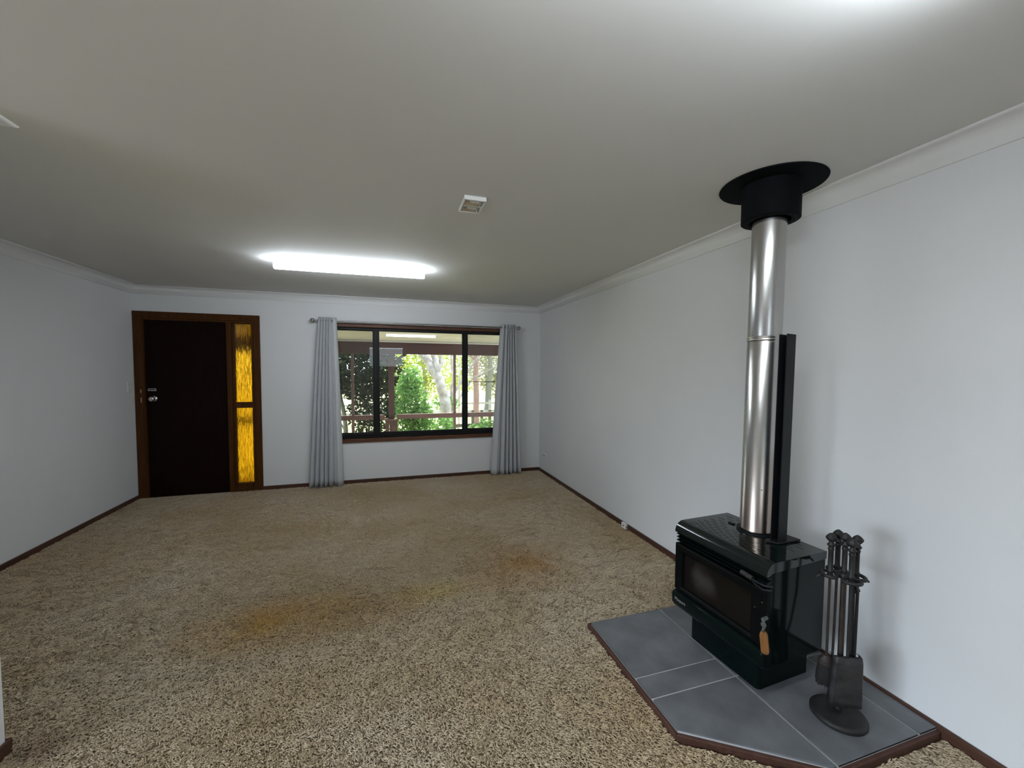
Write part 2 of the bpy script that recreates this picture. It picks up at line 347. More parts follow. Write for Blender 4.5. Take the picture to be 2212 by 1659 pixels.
# cove cornices
C1, C2 = .082, .089
def cove():
    p = [(0, -C2), (.006, -C2), (.010, -C2+.012)]
    for i in range(1, 8):
        a = math.pi/2*i/8; p.append((.010+(C1-.022)*(1-math.cos(a)), -C2+.012+(C2-.022)*math.sin(a)))
    p += [(C1-.012, -.010), (C1-.002, -.006), (C1, 0), (0, 0)]
    return p
def cornice(name, a, b, inward, ma, mb):     # ma/mb: +1 mitre outward corner, -1 mitre inward
    a = Vector((*a, CZ)); b = Vector((*b, CZ)); d = (b-a).normalized(); n = Vector((*inward, 0)); M = MB()
    M.loft([[a + n*x - d*x*ma + Vector((0,0,z)) for x, z in cove()], [b + n*x + d*x*mb + Vector((0,0,z)) for x, z in cove()]])
    return struct(M.build(name, CORN, smooth=50))
cornice('trim_1', (L_, D_), (R_, D_), (0,-1), -1, -1)
cornice('trim_2', (R_, D_), (R_, REAR), (-1,0), -1, 0)
cornice('trim_3', (L_, D_), (L_, NY), (1,0), -1, -1)
cornice('trim_4', (L_, NY), (NX, NY), (0,1), -1, 1)
cornice('trim_5', (NX, NY), (NX, NY-.11), (1,0), 1, 1)
# skirtings
def skirt(name, a, b, h=.046, t=.016):
    M = MB().box((a[0], a[1], -.018), (b[0], b[1], h)); return struct(M.build(name, SKIRT, bevel=.004, smooth=0))
skirt('baseboard_back', (-1.475, D_-.016), (R_, D_))
skirt('baseboard_right', (R_-.016, REAR), (R_, D_-.016))
skirt('baseboard_left', (L_, NY+.016), (L_+.016, D_))
skirt('baseboard_divider', (L_, NY), (NX+.0, NY+.016)); skirt('baseboard_divider_end', (NX, NY-.11), (NX+.012, NY+.016))

# ------------------------------------------------------------------ carpet pile (instanced yarns, one object)
def carpet():
    import numpy as np
    hx0, hx1, hy0, hy1 = 1.099, R_, .984, 2.047
    quads = []
    def q(x0, y0, x1, y1): quads.append((x0, y0, x1, y1))
    q(L_+.017, NY+.03, hx0, D_-.017) if False else None
    M = MB()
    def pl(poly): M.add([(x, y, -.007) for x, y in poly], [tuple(range(len(poly)))])
    yb = D_-.018
    pl([(L_+.018, NY+.02), (hx0, NY+.02), (hx0, yb), (L_+.018, yb)])
    pl([(hx0, hy1), (R_-.018, hy1), (R_-.018, yb), (hx0, yb)])
    pl([(NX+.02, .45), (hx0, .45), (hx0, NY+.02), (NX+.02, NY+.02)])
    pl([(hx0, .45), (R_-.018, .45), (R_-.018, hy0), (hx0, hy0)])
    pl([(hx0, hy0), (1.55, hy0), (hx0, 1.285)])
    nb = len(M.f)
    # one yarn: bent tapering tube, kept in the same mesh and split off in the nodes
    pts = [(0,0,-.001), (.003,0,.006), (.009,0,.0098), (.0160,0,.0098)]; rs = [.0016,.0020,.0020,.0009]
    off = Vector((0,0,-5))
    M.tube([Vector(p)+off for p in pts], .002, 4, rs)
    o = M.build('carpet_pile', PILE, fl, smooth=60)
    at = o.data.attributes.new('yarn', 'BOOLEAN', 'FACE')
    for i in range(len(o.data.polygons)): at.data[i].value = i >= nb
    ng = bpy.data.node_groups.new('shag', 'GeometryNodeTree')
    ng.interface.new_socket('Geometry', in_out='INPUT', socket_type='NodeSocketGeometry'); ng.interface.new_socket('Geometry', in_out='OUTPUT', socket_type='NodeSocketGeometry')
    N = ng.nodes; K = ng.links; A = lambda t: N.new(t)
    gi = A('NodeGroupInput'); go = A('NodeGroupOutput')
    na = A('GeometryNodeInputNamedAttribute'); na.data_type = 'BOOLEAN'; na.inputs['Name'].default_value = 'yarn'
    sg = A('GeometryNodeSeparateGeometry'); sg.domain = 'FACE'; K.new(gi.outputs[0], sg.inputs['Geometry']); K.new(na.outputs['Attribute'], sg.inputs['Selection'])
    tr = A('GeometryNodeTransform'); tr.inputs['Translation'].default_value = (0,0,5); K.new(sg.outputs['Selection'], tr.inputs['Geometry'])
    dp = A('GeometryNodeDistributePointsOnFaces'); dp.inputs['Density'].default_value = 36000; dp.inputs['Seed'].default_value = 3
    K.new(sg.outputs['Inverted'], dp.inputs['Mesh'])
    pos = A('GeometryNodeInputPosition')
    def nz(scale, det, dist=0):
        n = A('ShaderNodeTexNoise'); n.inputs['Scale'].default_value = scale; n.inputs['Detail'].default_value = det; n.inputs['Distortion'].default_value = dist
        K.new(pos.outputs[0], n.inputs['Vector']); return n
    n1 = nz(13.0, 3.0, .6)
    m1 = A('ShaderNodeMath'); m1.operation = 'MULTIPLY_ADD'; m1.inputs[1].default_value = 5.0; m1.inputs[2].default_value = -2.5-1.35; K.new(n1.outputs['Fac'], m1.inputs[0])
    rv = A('FunctionNodeRandomValue'); rv.data_type = 'FLOAT'; rv.inputs[2].default_value = -1.0; rv.inputs[3].default_value = 1.0
    m2 = A('ShaderNodeMath'); K.new(m1.outputs[0], m2.inputs[0]); K.new(rv.outputs[1], m2.inputs[1])
    rt_ = A('FunctionNodeRandomValue'); rt_.data_type = 'FLOAT'; rt_.inputs[2].default_value = -.20; rt_.inputs[3].default_value = .28; rt_.inputs['Seed'].default_value = 5
    cx = A('ShaderNodeCombineXYZ'); K.new(rt_.outputs[1], cx.inputs[1]); K.new(m2.outputs[0], cx.inputs[2])
    rs_ = A('FunctionNodeRandomValue'); rs_.data_type = 'FLOAT'; rs_.inputs[2].default_value = .8; rs_.inputs[3].default_value = 1.25; rs_.inputs['Seed'].default_value = 9
    # thin wandering partings where the pile lies flat
    vm = A('ShaderNodeVectorMath'); vm.operation = 'MULTIPLY'; vm.inputs[1].default_value = (3.6, 9.5, 1); K.new(pos.outputs[0], vm.inputs[0])
    n3 = A('ShaderNodeTexNoise'); n3.inputs['Scale'].default_value = 1.0; n3.inputs['Detail'].default_value = 4; n3.inputs['Roughness'].default_value = .62; K.new(vm.outputs[0], n3.inputs['Vector'])
    s1 = A('ShaderNodeMath'); s1.operation = 'SUBTRACT'; s1.inputs[1].default_value = .5; K.new(n3.outputs['Fac'], s1.inputs[0])
    s2 = A('ShaderNodeMath'); s2.operation = 'ABSOLUTE'; K.new(s1.outputs[0], s2.inputs[0])
    n4 = nz(6.0, 2); g1 = A('ShaderNodeMapRange'); g1.inputs['From Min'].default_value = .40; g1.inputs['From Max'].default_value = .62; g1.inputs['To Min'].default_value = .002; g1.inputs['To Max'].default_value = .027; K.new(n4.outputs['Fac'], g1.inputs['Value'])
    s3 = A('ShaderNodeMath'); s3.operation = 'DIVIDE'; s3.use_clamp = True; K.new(s2.outputs[0], s3.inputs[0]); K.new(g1.outputs['Result'], s3.inputs[1])
    s4 = A('ShaderNodeMath'); s4.operation = 'MULTIPLY_ADD'; s4.inputs[1].default_value = .72; s4.inputs[2].default_value = .28; K.new(s3.outputs[0], s4.inputs[0])
    s5 = A('ShaderNodeMath'); s5.operation = 'MULTIPLY'; K.new(s4.outputs[0], s5.inputs[0]); K.new(rs_.outputs[1], s5.inputs[1])
    ip = A('GeometryNodeInstanceOnPoints'); K.new(dp.outputs['Points'], ip.inputs['Points']); K.new(tr.outputs['Geometry'], ip.inputs['Instance'])
    K.new(cx.outputs[0], ip.inputs['Rotation']); K.new(s5.outputs[0], ip.inputs['Scale'])
    K.new(ip.outputs['Instances'], go.inputs[0])
    md = o.modifiers.new('shag', 'NODES'); md.node_group = ng
    o['kind'] = 'stuff'; o['label'] = 'worn beige shag carpet pile'
carpet()

# ------------------------------------------------------------------ door unit
door = bpy.data.objects.new('door_1', None); COL.objects.link(door); struct(door, 'dark timber entry door with amber glass sidelight')
ya = D_-.016
fr = MB()
fr.box((-2.728, ya, 0), (-2.657, D_+.002, 2.139)).box((-1.548, ya, -.015), (-1.476, D_+.002, 2.139)).box((-2.657, ya, 2.066), (-1.548, D_+.002, 2.139))
fr.build('architrave', FRAMEW, door, bevel=.004)
jm = MB()
jm.box((-2.675, D_-.004, -.018), (-2.645, D_+.13, 2.068)).box((-1.575, D_-.004, -.018), (-1.545, D_+.13, 2.068)).box((-2.645, D_-.004, 2.045), (-1.575, D_+.13, 2.07))
jm.box((-1.835, D_-.002, -.018), (-1.785, D_+.13, 2.05))           # mullion between leaf and sidelight
jm.build('door_frame', FRAMEW, door, bevel=.003)
MB().box((-2.645, D_+.035, -.008), (-1.835, D_+.075, 2.043)).build('door_leaf', DOORW, door, bevel=.002)
st = MB().box((-2.645, D_+.075, -.018), (-2.632, D_+.10, 2.043)).box((-1.848, D_+.075, -.018), (-1.835, D_+.10, 2.043)); st.build('door_stop', FRAMEW, door)
sl = MB()
sl.box((-1.785, D_+.03, -.018), (-1.762, D_+.085, 2.045)).box((-1.578, D_+.03, -.018), (-1.560, D_+.085, 2.045))
sl.box((-1.785, D_+.03, 2.035), (-1.56, D_+.085, 2.05)).box((-1.762, D_+.022, 1.018), (-1.578, D_+.085, 1.088)).box((-1.785, D_+.022, -.018), (-1.56, D_+.085, .095))
sl.build('sidelight_frame', FRAMEW, door, bevel=.003)
for a, b in ((1.088, 2.035), (.095, 1.018)):
    MB().box((-1.762, D_+.055, a), (-1.578, D_+.061, b)).build('amber_pane', AMBER, door, smooth=0)
MB().box((-1.80, D_+.0, -.012), (-1.545, D_+.02, .03)).build('sidelight_sill', FRAMEW, door, bevel=.003)
kb = MB().lathe([(.030, 0), (.032, .006), (.026, .012), (.013, .016), (.013, .034), (.024, .040), (.030, .052), (.028, .066), (.018, .074), (.004, .076)], (-2.572, D_+.035, 1.143), (0,-1,0), 28)
kb.build('door_knob', CHROME, door, smooth=60)
pl = MB().box((-2.628, D_+.029, 1.232), (-2.548, D_+.036, 1.262)).box((-2.622, D_+.026, 1.239), (-2.554, D_+.031, 1.255)); 
MB().box((-2.628, D_+.029, 1.232), (-2.548, D_+.0355, 1.240)).box((-2.628, D_+.029, 1.255), (-2.548, D_+.0355, 1.263)).box((-2.628, D_+.029, 1.240), (-2.620, D_+.0355, 1.255)).box((-2.556, D_+.029, 1.240), (-2.548, D_+.0355, 1.255)).build('lock_plate', CHROME, door, bevel=.001)
MB().box((-2.620, D_+.032, 1.240), (-2.556, D_+.036, 1.255)).build('lock_plate_inset', DPLAST, door)
for z, h in ((1.235, .03), (1.13, .05)):
    s = MB().box((-2.676, D_-.022, z-h/2), (-2.664, D_-.015, z+h/2)).cyl((-2.670, D_-.020, z-h/2-.006), (-2.670, D_-.020, z+h/2+.006), .005, n=10)
    s.build('strike_plate', BRASS, door, bevel=.001)

# ------------------------------------------------------------------ window
win = bpy.data.objects.new('window_1', None); COL.objects.link(win); struct(win, 'wide dark framed three panel sliding window with timber sill')
tr_ = MB().box((WX0-.06, D_-.02, .536), (WX1+.06, D_+.05, WZ0)).box((WX0-.06, D_-.016, WZ1-.004), (WX1+.06, D_+.05, 2.092)).box((WX0-.06, D_-.016, WZ0), (WX0+.004, D_+.05, WZ1)).box((WX1-.004, D_-.016, WZ0), (WX1+.06, D_+.05, WZ1))
tr_.build('timber_surround', WINW, win, bevel=.004)
yf0, yf1 = D_+.03, D_+.105
fm = MB().box((WX0, yf0, WZ0), (WX1, yf1, .644)).box((WX0, yf0, 2.012), (WX1, yf1, WZ1)).box((WX0, yf0, .644), (WX0+.045, yf1, 2.012)).box((WX1-.045, yf0, .644), (WX1, yf1, 2.012))
fm.box((WX0, yf0-.012, .626), (WX1, yf0, .634))
fm.build('outer_frame', ALU, win, bevel=.002)
for a, b in ((-.172, -.112), (1.022, 1.084)):
    MB().box((a, yf0-.006, .644), (b, yf1-.02, 2.012)).build('mullion', ALU, win, bevel=.002)
sx = [(WX0+.045, -.172), (-.112, 1.022), (1.084, WX1-.045)]
for k, (a, b) in enumerate(sx):
    yy = yf0+.022 if k == 1 else yf0+.045
    s = MB().box((a, yy-.008, .644), (b, yy+.012, .658)).box((a, yy-.008, 2.002), (b, yy+.012, 2.012)).box((a, yy-.008, .658), (a+.012, yy+.012, 2.002)).box((b-.012, yy-.008, .658), (b, yy+.012, 2.002))
    sash = s.build('sash', ALU, win, bevel=.001)
    MB().box((a+.012, yy, .658), (b-.012, yy+.004, 2.002)).build('glass_pane', GLASS, sash, smooth=0)
    if k != 1:
        MB().box((a, yf1-.015, .644), (b, yf1-.0135, 2.012)).build('fly_screen', SCREEN, win, smooth=0)
        MB().box((a, yf1-.020, 1.322), (b, yf1-.012, 1.331)).build('screen_rail', ALU, win)
MB().box((1.036, yf0-.020, 1.26), (1.056, yf0-.004, 1.36)).build('window_latch', ALU, win, bevel=.003)

# ------------------------------------------------------------------ curtain rod and curtains
YR = D_-.095; ZR = 2.100
rod = thing('curtain_rod', 'slim pewter curtain rod with ball ends above the window', 'curtain rod', (.46, D_, ZR))
MB().cyl((-1.30, YR-D_, 0), (1.30, YR-D_, 0), .010, n=14).build('rod', ROD, rod)
for s in (-1, 1):
    MB().lathe([(.011, 0), (.013, .006), (.009, .012), (.009, .03), (.018, .036), (.025, .052), (.026, .06), (.022, .074), (.010, .084), (.002, .086)], (s*1.285, YR-D_, 0), (s,0,0), 20).build('finial', ROD, rod, smooth=60)
for x in (-1.09, 0, 1.09):
    b = MB().cyl((x, -.0, -.028), (x, YR-D_, -.020), .006, n=10).lathe([(.016, 0), (.014, .006)], (x, 0, -.028), (0,-1,0), 14)
    b.tube([(x, YR-D_-.015, .0), (x, YR-D_-.013, -.012), (x, YR-D_, -.018), (x, YR-D_+.013, -.012), (x, YR-D_+.015, 0)], .005, 8)
    b.build('bracket', ROD, rod)
def curtain(label, xt0, xt1, xb0, xb1, flip):
    t = thing('curtain', label, 'curtain', ((xb0+xb1)/2, D_-.09, 0), 0, 'eyelet curtains either side of the window')
    ox, oy = (xb0+xb1)/2, D_-.09
    # folds: fine pleats, then one broad flat fold towards the window
    nf = 6; U = []; n = 240; rows = 26
    W_ = [1.05, .95, 1.0, .8, 1.1, 1.9]
    edges = [0]
    for q in W_: edges.append(edges[-1]+q/sum(W_))
    rings = []
    for j in range(rows+1):
        v = j/rows                       # 0 top, 1 hem
        e = v**.85; x0 = xt0+(xb0-xt0)*e; x1 = xt1+(xb1-xt1)*e; ring = []
        amp = .050+.022*v
        for i in range(n+1):
            u = i/n; uu = 1-u if flip else u
            k = min(nf-1, max(q for q in range(nf) if edges[q] <= uu+1e-9)); f = (uu-edges[k])/(edges[k+1]-edges[k])
            ph = 2*math.pi*f
            # steep gathers: x folds back on itself a little
            sx_ = .030*math.sin(2*ph)*(1-.3*v)*W_[k]
            yy = amp*(1-2*abs(math.sin(math.pi*f))**.75)      # rounded lobes to the room, tight creases behind
            # broad last fold stays flatter and turns back to the wall
            if k == nf-1: yy = yy*.75 + .010*math.sin(ph)
            wob = .004*noise.noise(Vector((u*7, v*2.2, 3.1 if flip else 7.7)))
            X = x0+(x1-x0)*u - (sx_ if not flip else -sx_)*(x1-x0)*.55
            z = 2.142-(2.142-.012)*v + (.004*math.sin(9*u+2) if j == rows else 0)
            ring.append((X-ox+wob*v, D_-.085+yy*1.0+wob-oy, z))
        rings.append(ring)
    M = MB(); M.loft(rings, closed=False, caps=False)
    M.build('curtain_panel', FABRIC, t, smooth=180, solid=.003)
    for k in range(6):
        u = (edges[k]+edges[k+1])/2 if not flip else 1-(edges[k]+edges[k+1])/2
        x = xt0+(xt1-xt0)*u
        ringp = [(x-ox, YR-oy+.020*math.cos(a), ZR+.020*math.sin(a)) for a in [2*math.pi*i/20 for i in range(20)]]
        MB().tube(ringp, .004, 6, closed=True).build('eyelet', ROD, t, smooth=60)
    return t
curtain('long grey curtain hanging at the door side of the window', -.815, -.610, -.955, -.552, False)
curtain('long grey curtain hanging at the corner side of the window', 1.548, 1.757, 1.405, 1.860, True)

# ------------------------------------------------------------------ small wall and ceiling fittings
sw = thing('light_switch', 'white switch plate on the left wall beside the entry door', 'switch', (L_, 5.50, 1.285))
MB().box((0, -.036, -.058), (.010, .036, .058)).build('cover_plate', WPLAST, sw, bevel=.003)
MB().box((.008, -.008, -.014), (.016, .008, .014)).build('rocker', WPLAST, sw, bevel=.002)
po = thing('power_outlet', 'white power outlet low on the right wall near the corner', 'outlet', (R_, 5.39, .272))
MB().box((-.010, -.058, -.036), (0, .058, .036)).build('cover_plate', WPLAST, po, bevel=.003)
for s in (-1, 1):
    MB().box((-.0115, s*.028-.010, -.016), (-.009, s*.028+.010, .004)).build('socket', DPLAST, po, bevel=.001)
    MB().box((-.015, s*.042-.005, .012), (-.009, s*.042+.005, .026)).build('rocker', WPLAST, po, bevel=.001)
pb = thing('phone_socket', 'small white phone socket box on the right skirting behind the heater', 'socket', (R_-.016, 3.275, .028))
MB().box((-.026, -.036, -.024), (0, .036, .026)).build('box_body', WPLAST, pb, bevel=.004)
MB().box((-.0275, -.006, -.006), (-.024, .010, .008)).build('jack_hole', DPLAST, pb)
MB().box((-.017, -.0375, -.014), (-.007, -.035, .004)).build('side_port', DPLAST, pb)

def batten(label, loc, rz, ln=1.24):
    t = thing('ceiling_light', label, 'ceiling light', (loc[0], loc[1], CZ), rz, 'batten ceiling lights')
    h = ln/2
    MB().box((-h+.01, -.022, -.026), (h-.01, .022, 0)).build('base_tray', WPLAST, t, bevel=.003)
    pr = [(-.022, -.022), (-.036, -.032), (-.038, -.06), (-.030, -.076), (-.012, -.081), (.012, -.081), (.030, -.076), (.038, -.06), (.036, -.032), (.022, -.022)]
    M = MB(); M.loft([[(-h, y, z) for y, z in pr], [(h, y, z) for y, z in pr]]); M.build('diffuser', DIFF, t, bevel=.004)
    for x in (-.47*ln, .46*ln):
        MB().box((x-.020, -.040, -.008), (x+.020, .040, -.0005)).build('mounting_clip', WPLAST, t, bevel=.002)
    return t
batten('lit white batten light on the ceiling before the window', (-.285, 3.868), math.radians(-1.2))
batten('lit white batten light on the ceiling above the camera', (.60, .55), math.radians(-1.2))

cf = thing('twin_reflector_fitting', 'small square ceiling fitting with two shiny silver bays', 'ceiling fitting', (.457, 2.245, CZ))
MB().box((-.060, -.092, -.022), (.060, -.080, 0)).box((-.060, .080, -.022), (.060, .092, 0)).box((-.060, -.080, -.022), (-.052, .080, 0)).box((.052, -.080, -.022), (.060, .080, 0)).box((-.052, -.004, -.020), (.052, .004, 0)).build('white_frame', WPLAST, cf, bevel=.002)
for s in (-1, 1):
    c = s*.042; rings = []
    for i in range(9):
        a = math.pi*i/8; rings.append([(x, c+.037*math.cos(a), -.019+.016*math.sin(a)) for x in (-.051, -.03, 0, .03, .051)])
    M = MB(); M.loft(rings, closed=False, caps=False); M.build('silver_bay', mat('polished_reflector', (.82, .80, .76), .10, 1.0, var=.05, vscale=40, bump=.5, bscale=60) if s < 0 else bpy.data.materials['polished_reflector'], cf, solid=.001)
    MB().cyl((-.02, c, -.012), (.03, c, -.012), .006, n=12).build('lamp_tube', WPLAST, cf)

# ================================================================== HEARTH
HZ = .037
hearth = thing('hearth', 'raised grey tiled hearth with timber edging under the wood heater', 'hearth', (1.64, 1.51, 0))
ho = Vector((1.64, 1.51, 0))
def hz(p): return (p[0]-ho.x, p[1]-ho.y)
outer = [(1.118, 2.028), (1.118, 1.300), (1.565, 1.003), (R_-.017, 1.003), (R_-.017, 2.028)]
def prism_z(poly, z0, z1): return MB().prism([(*hz(p), z0) for p in poly], (0,0,z1-z0))
prism_z(outer, -.018, HZ-.004).build('grout_bed', GROUT, hearth, smooth=0)
g = .0042
xs = [1.118, 1.583, 2.043, R_-.017]
tiles = [[(xs[0], 1.588+g), (xs[1]-g, 1.588+g), (xs[1]-g, 2.028), (xs[0], 2.028)],
         [(xs[0], 1.463+g), (xs[1]-g, 1.463+g), (xs[1]-g, 1.588-g), (xs[0], 1.588-g)],
         [(xs[0], 1.463-g), (xs[0], 1.300), (1.565, 1.003), (xs[1]-g, 1.003), (xs[1]-g, 1.463-g)],
         [(xs[1]+g, 1.003), (xs[2]-g, 1.003), (xs[2]-g, 1.463-g), (xs[1]+g, 1.463-g)],
         [(xs[1]+g, 1.463+g), (xs[2]-g, 1.463+g), (xs[2]-g, 2.028), (xs[1]+g, 2.028)],
         [(xs[2]+g, 1.003), (xs[3], 1.003), (xs[3], 1.463-g), (xs[2]+g, 1.463-g)],
         [(xs[2]+g, 1.463+g), (xs[3], 1.463+g), (xs[3], 2.028), (xs[2]+g, 2.028)]]
for k, tl in enumerate(tiles):
    cxm = sum(p[0] for p in tl)/len(tl); cym = sum(p[1] for p in tl)/len(tl)
    M = MB().prism([(p[0]-cxm, p[1]-cym, -.010) for p in tl], (0,0,.010))
    o = M.build('tile', TILE, hearth, bevel=.0015, smooth=0); o.location = (cxm-ho.x, cym-ho.y, HZ)
# timber edge strips with mitred corners
def offs(poly, d):
    out = []
    n = len(poly)
    for i in range(n):
        p = Vector(poly[i]); a = (p-Vector(poly[i-1])).normalized(); b = (Vector(poly[(i+1) % n])-p).normalized()
        na = Vector((a.y, -a.x)); nb = Vector((b.y, -b.x)); bis = (na+nb).normalized(); out.append(p+bis*(d/max(.3, bis.dot(na))))
    return out
path = [(R_-.017, 2.028), (1.118, 2.028), (1.118, 1.300), (1.565, 1.003), (R_-.017, 1.003)]
def offset_open(path, d):
    P = [Vector(p) for p in path]; out = []
    for i, p in enumerate(P):
        ns = []
        if i > 0: a = (P[i]-P[i-1]).normalized(); ns.append(Vector((-a.y, a.x))*-1)
        if i < len(P)-1: a = (P[i+1]-P[i]).normalized(); ns.append(Vector((-a.y, a.x))*-1)
        b = sum(ns, Vector((0,0))).normalized(); out.append(p+b*(d/b.dot(ns[0])))
    return out
o1 = offset_open(path, .017)
for i in range(4):
    q = [path[i], path[i+1], tuple(o1[i+1]), tuple(o1[i])]
    M = MB().prism([(*hz(p), -.018) for p in q], (0,0,HZ-.010+.018)); M.build('edge_strip', EDGEW, hearth, bevel=.004, smooth=0)

# ================================================================== WOOD HEATER
TH = math.radians(3.5)
heater = thing('wood_heater', 'black and dark green wood heater with glass door on the hearth', 'heater', (1.70, 1.545, HZ), TH)
def H(z): return z-HZ           # world height -> local
HW = .265
# pedestal, rounded vertical front corners
def rrect(x0, x1, y0, y1, r, n=6):
    pts = []
    for cx, cy, a0 in ((x1-.006, y1-.006, 0), (x0+r, y1-r, 90), (x0+r, y0+r, 180), (x1-.006, y0+.006, 270)):
        rr = r if a0 in (90, 180) else .006
        for i in range(n+1):
            a = math.radians(a0+90*i/n); pts.append((cx+rr*math.cos(a), cy+rr*math.sin(a)))
    return pts
ped = rrect(-.105, .225, -.178, .228, .022)
M = MB(); M.loft([[(x, y, .0015) for x, y in ped], [(x, y, H(.225)) for x, y in ped]]); M.build('pedestal', GREENEN, heater, smooth=40)
# body shell: hollow box behind the door
bz0, bz1 = H(.215), H(.655)
bd = MB()
bd.box((-.160, -HW+.004, bz0), (.190, -HW+.016, bz1)).box((-.160, HW-.016, bz0), (.190, HW-.004, bz1))
bd.box((.178, -HW+.016, bz0), (.190, HW-.016, bz1)).box((-.160, -HW+.016, bz0), (.178, HW-.016, bz0+.01)).box((-.12, -HW+.016, H(.585)), (.178, HW-.016, H(.595)))
bd.box((-.160, -HW+.016, H(.553)), (-.150, HW-.016, H(.62)))
bd.build('body_shell', GREENEN, heater, bevel=.002, smooth=30)
# side seam trims where the lid meets the sides
# firebox inside
fb = MB(); fb.box((.13, -.20, H(.30)), (.145, .20, H(.56))).box((-.13, -.215, H(.30)), (.13, -.20, H(.56))).box((-.13, .20, H(.30)), (.13, .215, H(.56))).box((-.13, -.20, H(.295)), (.13, .20, H(.305)))
fb.box((-.13,-.2,H(.55)),(.13,.2,H(.56)))
fb.build('firebox', SOOT, heater, smooth=0)
for k in range(4):
    MB().box((.112, -.195+k*.098, H(.31)), (.130, -.195+k*.098+.094, H(.53))).build('fire_brick', FIREBRICK, heater, bevel=.003, smooth=0)
# ash bed
rings = []
for i in range(15):
    x = -.11+.215*i/14; rings.append([(x, -.19+.38*j/18, H(.308)+.03*abs(noise.noise(Vector((x*9, j*.45, 2))))+.02*math.exp(-((j-12)/4)**2)) for j in range(19)])
M = MB(); M.loft(rings, closed=False, caps=False); M.build('ash_bed', ASH, heater, smooth=60)
# lid: sheet folded down at front with slots cut through
LR = .052; LZ = H(.680); lx0, lx1 = -.190, .190
slots = []
rows = [-.128, -.116, -.103, -.088, -.071, -.052, -.031, -.008, .018, .046, .076, .108, .140]
FLX, FLY = .109, .023
for i, rx in enumerate(rows):
    st_ = .0 if i % 2 == 0 else .029
    for k in range(9):
        yc = .222-.062*k+st_*1.07-.016
        a, b = yc-.0205, yc+.0205
        if b > .238 or a < -.244: continue
        if math.hypot(rx-FLX, yc-FLY) < .112: continue
        if -.01 < rx < .175 and -.155 < yc < -.07: continue
        slots.append((rx-.0022, rx+.0022, a, b))
xsn = sorted(set([lx0+LR, lx1] + [v for s in slots for v in s[:2]])); ysn = sorted(set([-HW, HW] + [v for s in slots for v in s[2:]]))
M = MB(); idx = {}
for i, x in enumerate(xsn):
    for j, y in enumerate(ysn): idx[i, j] = len(M.v)+0; M.v.append((x, y, LZ))
for i in range(len(xsn)-1):
    for j in range(len(ysn)-1):
        cx_, cy_ = (xsn[i]+xsn[i+1])/2, (ysn[j]+ysn[j+1])/2
        if any(s[0] < cx_ < s[1] and s[2] < cy_ < s[3] for s in slots): continue
        M.f.append((idx[i,j], idx[i+1,j], idx[i+1,j+1], idx[i,j+1]))
# slot walls
for s in slots:
    a, b, c, d = s; t = .004
    M.add([(a,c,LZ),(b,c,LZ),(b,d,LZ),(a,d,LZ),(a,c,LZ-t),(b,c,LZ-t),(b,d,LZ-t),(a,d,LZ-t)], [(0,1,5,4),(1,2,6,5),(2,3,7,6),(3,0,4,7)])
front = [(lx0+LR-LR*math.sin(math.pi/2*i/8), LZ-LR*(1-math.cos(math.pi/2*i/8))) for i in range(9)] + [(lx0, LZ-LR-.004)]
M.loft([[(x, -HW, z) for x, z in front], [(x, HW, z) for x, z in front]], closed=False, caps=False)
for s in (-1, 1):
    y = s*HW; prof = [(lx1, LZ), *front, (lx0+.012, LZ-.057), (lx0+.03, LZ-.045), (lx1, LZ-.034)]
    M.add([(x, y, z) for x, z in prof], [tuple(range(len(prof)))])
    M.add([(x, y-s*.003, z) for x, z in prof], [tuple(range(len(prof)))])
M.add([(lx1, -HW, LZ), (lx1, HW, LZ), (lx1, HW, LZ-.034), (lx1, -HW, LZ-.034)], [(0,1,2,3)])
lid = M.build('slotted_lid', LIDEN, heater, smooth=32)
# louvre ridges
for k in range(3):
    zc = H(.613)-.0175*k
    MB().prism([(-.155, -HW+.004, zc+.0085), (-.184, -HW+.004, zc+.001), (-.184, -HW+.004, zc-.001), (-.155, -HW+.004, zc-.0085)], (0, 2*HW-.008, 0)).build('louvre_ridge', GREENEN, heater, smooth=0)
# door: frame ring + glass
dz0, dz1 = H(.308), H(.562); gy0, gy1, gz0, gz1 = -.190, .216, H(.334), H(.524)
xo, xi = -.190, -.162
D = heater
dr = bpy.data.objects.new('heater_door', None); COL.objects.link(dr); dr.parent = heater; dr['label'] = 'black framed glass door'
fr = MB()
def ring4(x, y0, y1, z0, z1): return [(x, y0, z0), (x, y1, z0), (x, y1, z1), (x, y0, z1)]
R0 = ring4(xi, -.263, .265, dz0, dz1); R1 = ring4(xo+.006, -.263, .265, dz0, dz1); R2 = ring4(xo, -.257, .259, dz0+.006, dz1-.006)
R3 = ring4(xo, gy0-.010, gy1+.008, gz0-.008, gz1+.008); R4 = ring4(xo+.008, gy0, gy1, gz0, gz1); R5 = ring4(xi, gy0, gy1, gz0, gz1)
fr.loft([R0, R1, R2, R3, R4, R5], caps=False); fr.add(R0+R5, [(0,1,5,4),(1,2,6,5),(2,3,7,6),(3,0,4,7)])
fr.build('door_frame', DOORCAST, dr, bevel=.0015, smooth=20)
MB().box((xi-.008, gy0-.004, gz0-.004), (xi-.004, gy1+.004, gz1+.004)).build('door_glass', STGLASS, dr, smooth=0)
for y, z in ((-.214, .470), (-.247, .508)):
    MB().lathe([(.0028, 0), (.0020, .0018), (.0004, .0022)], (xo, y, H(z)), (-1,0,0), 10).build('screw', CHROME, dr)
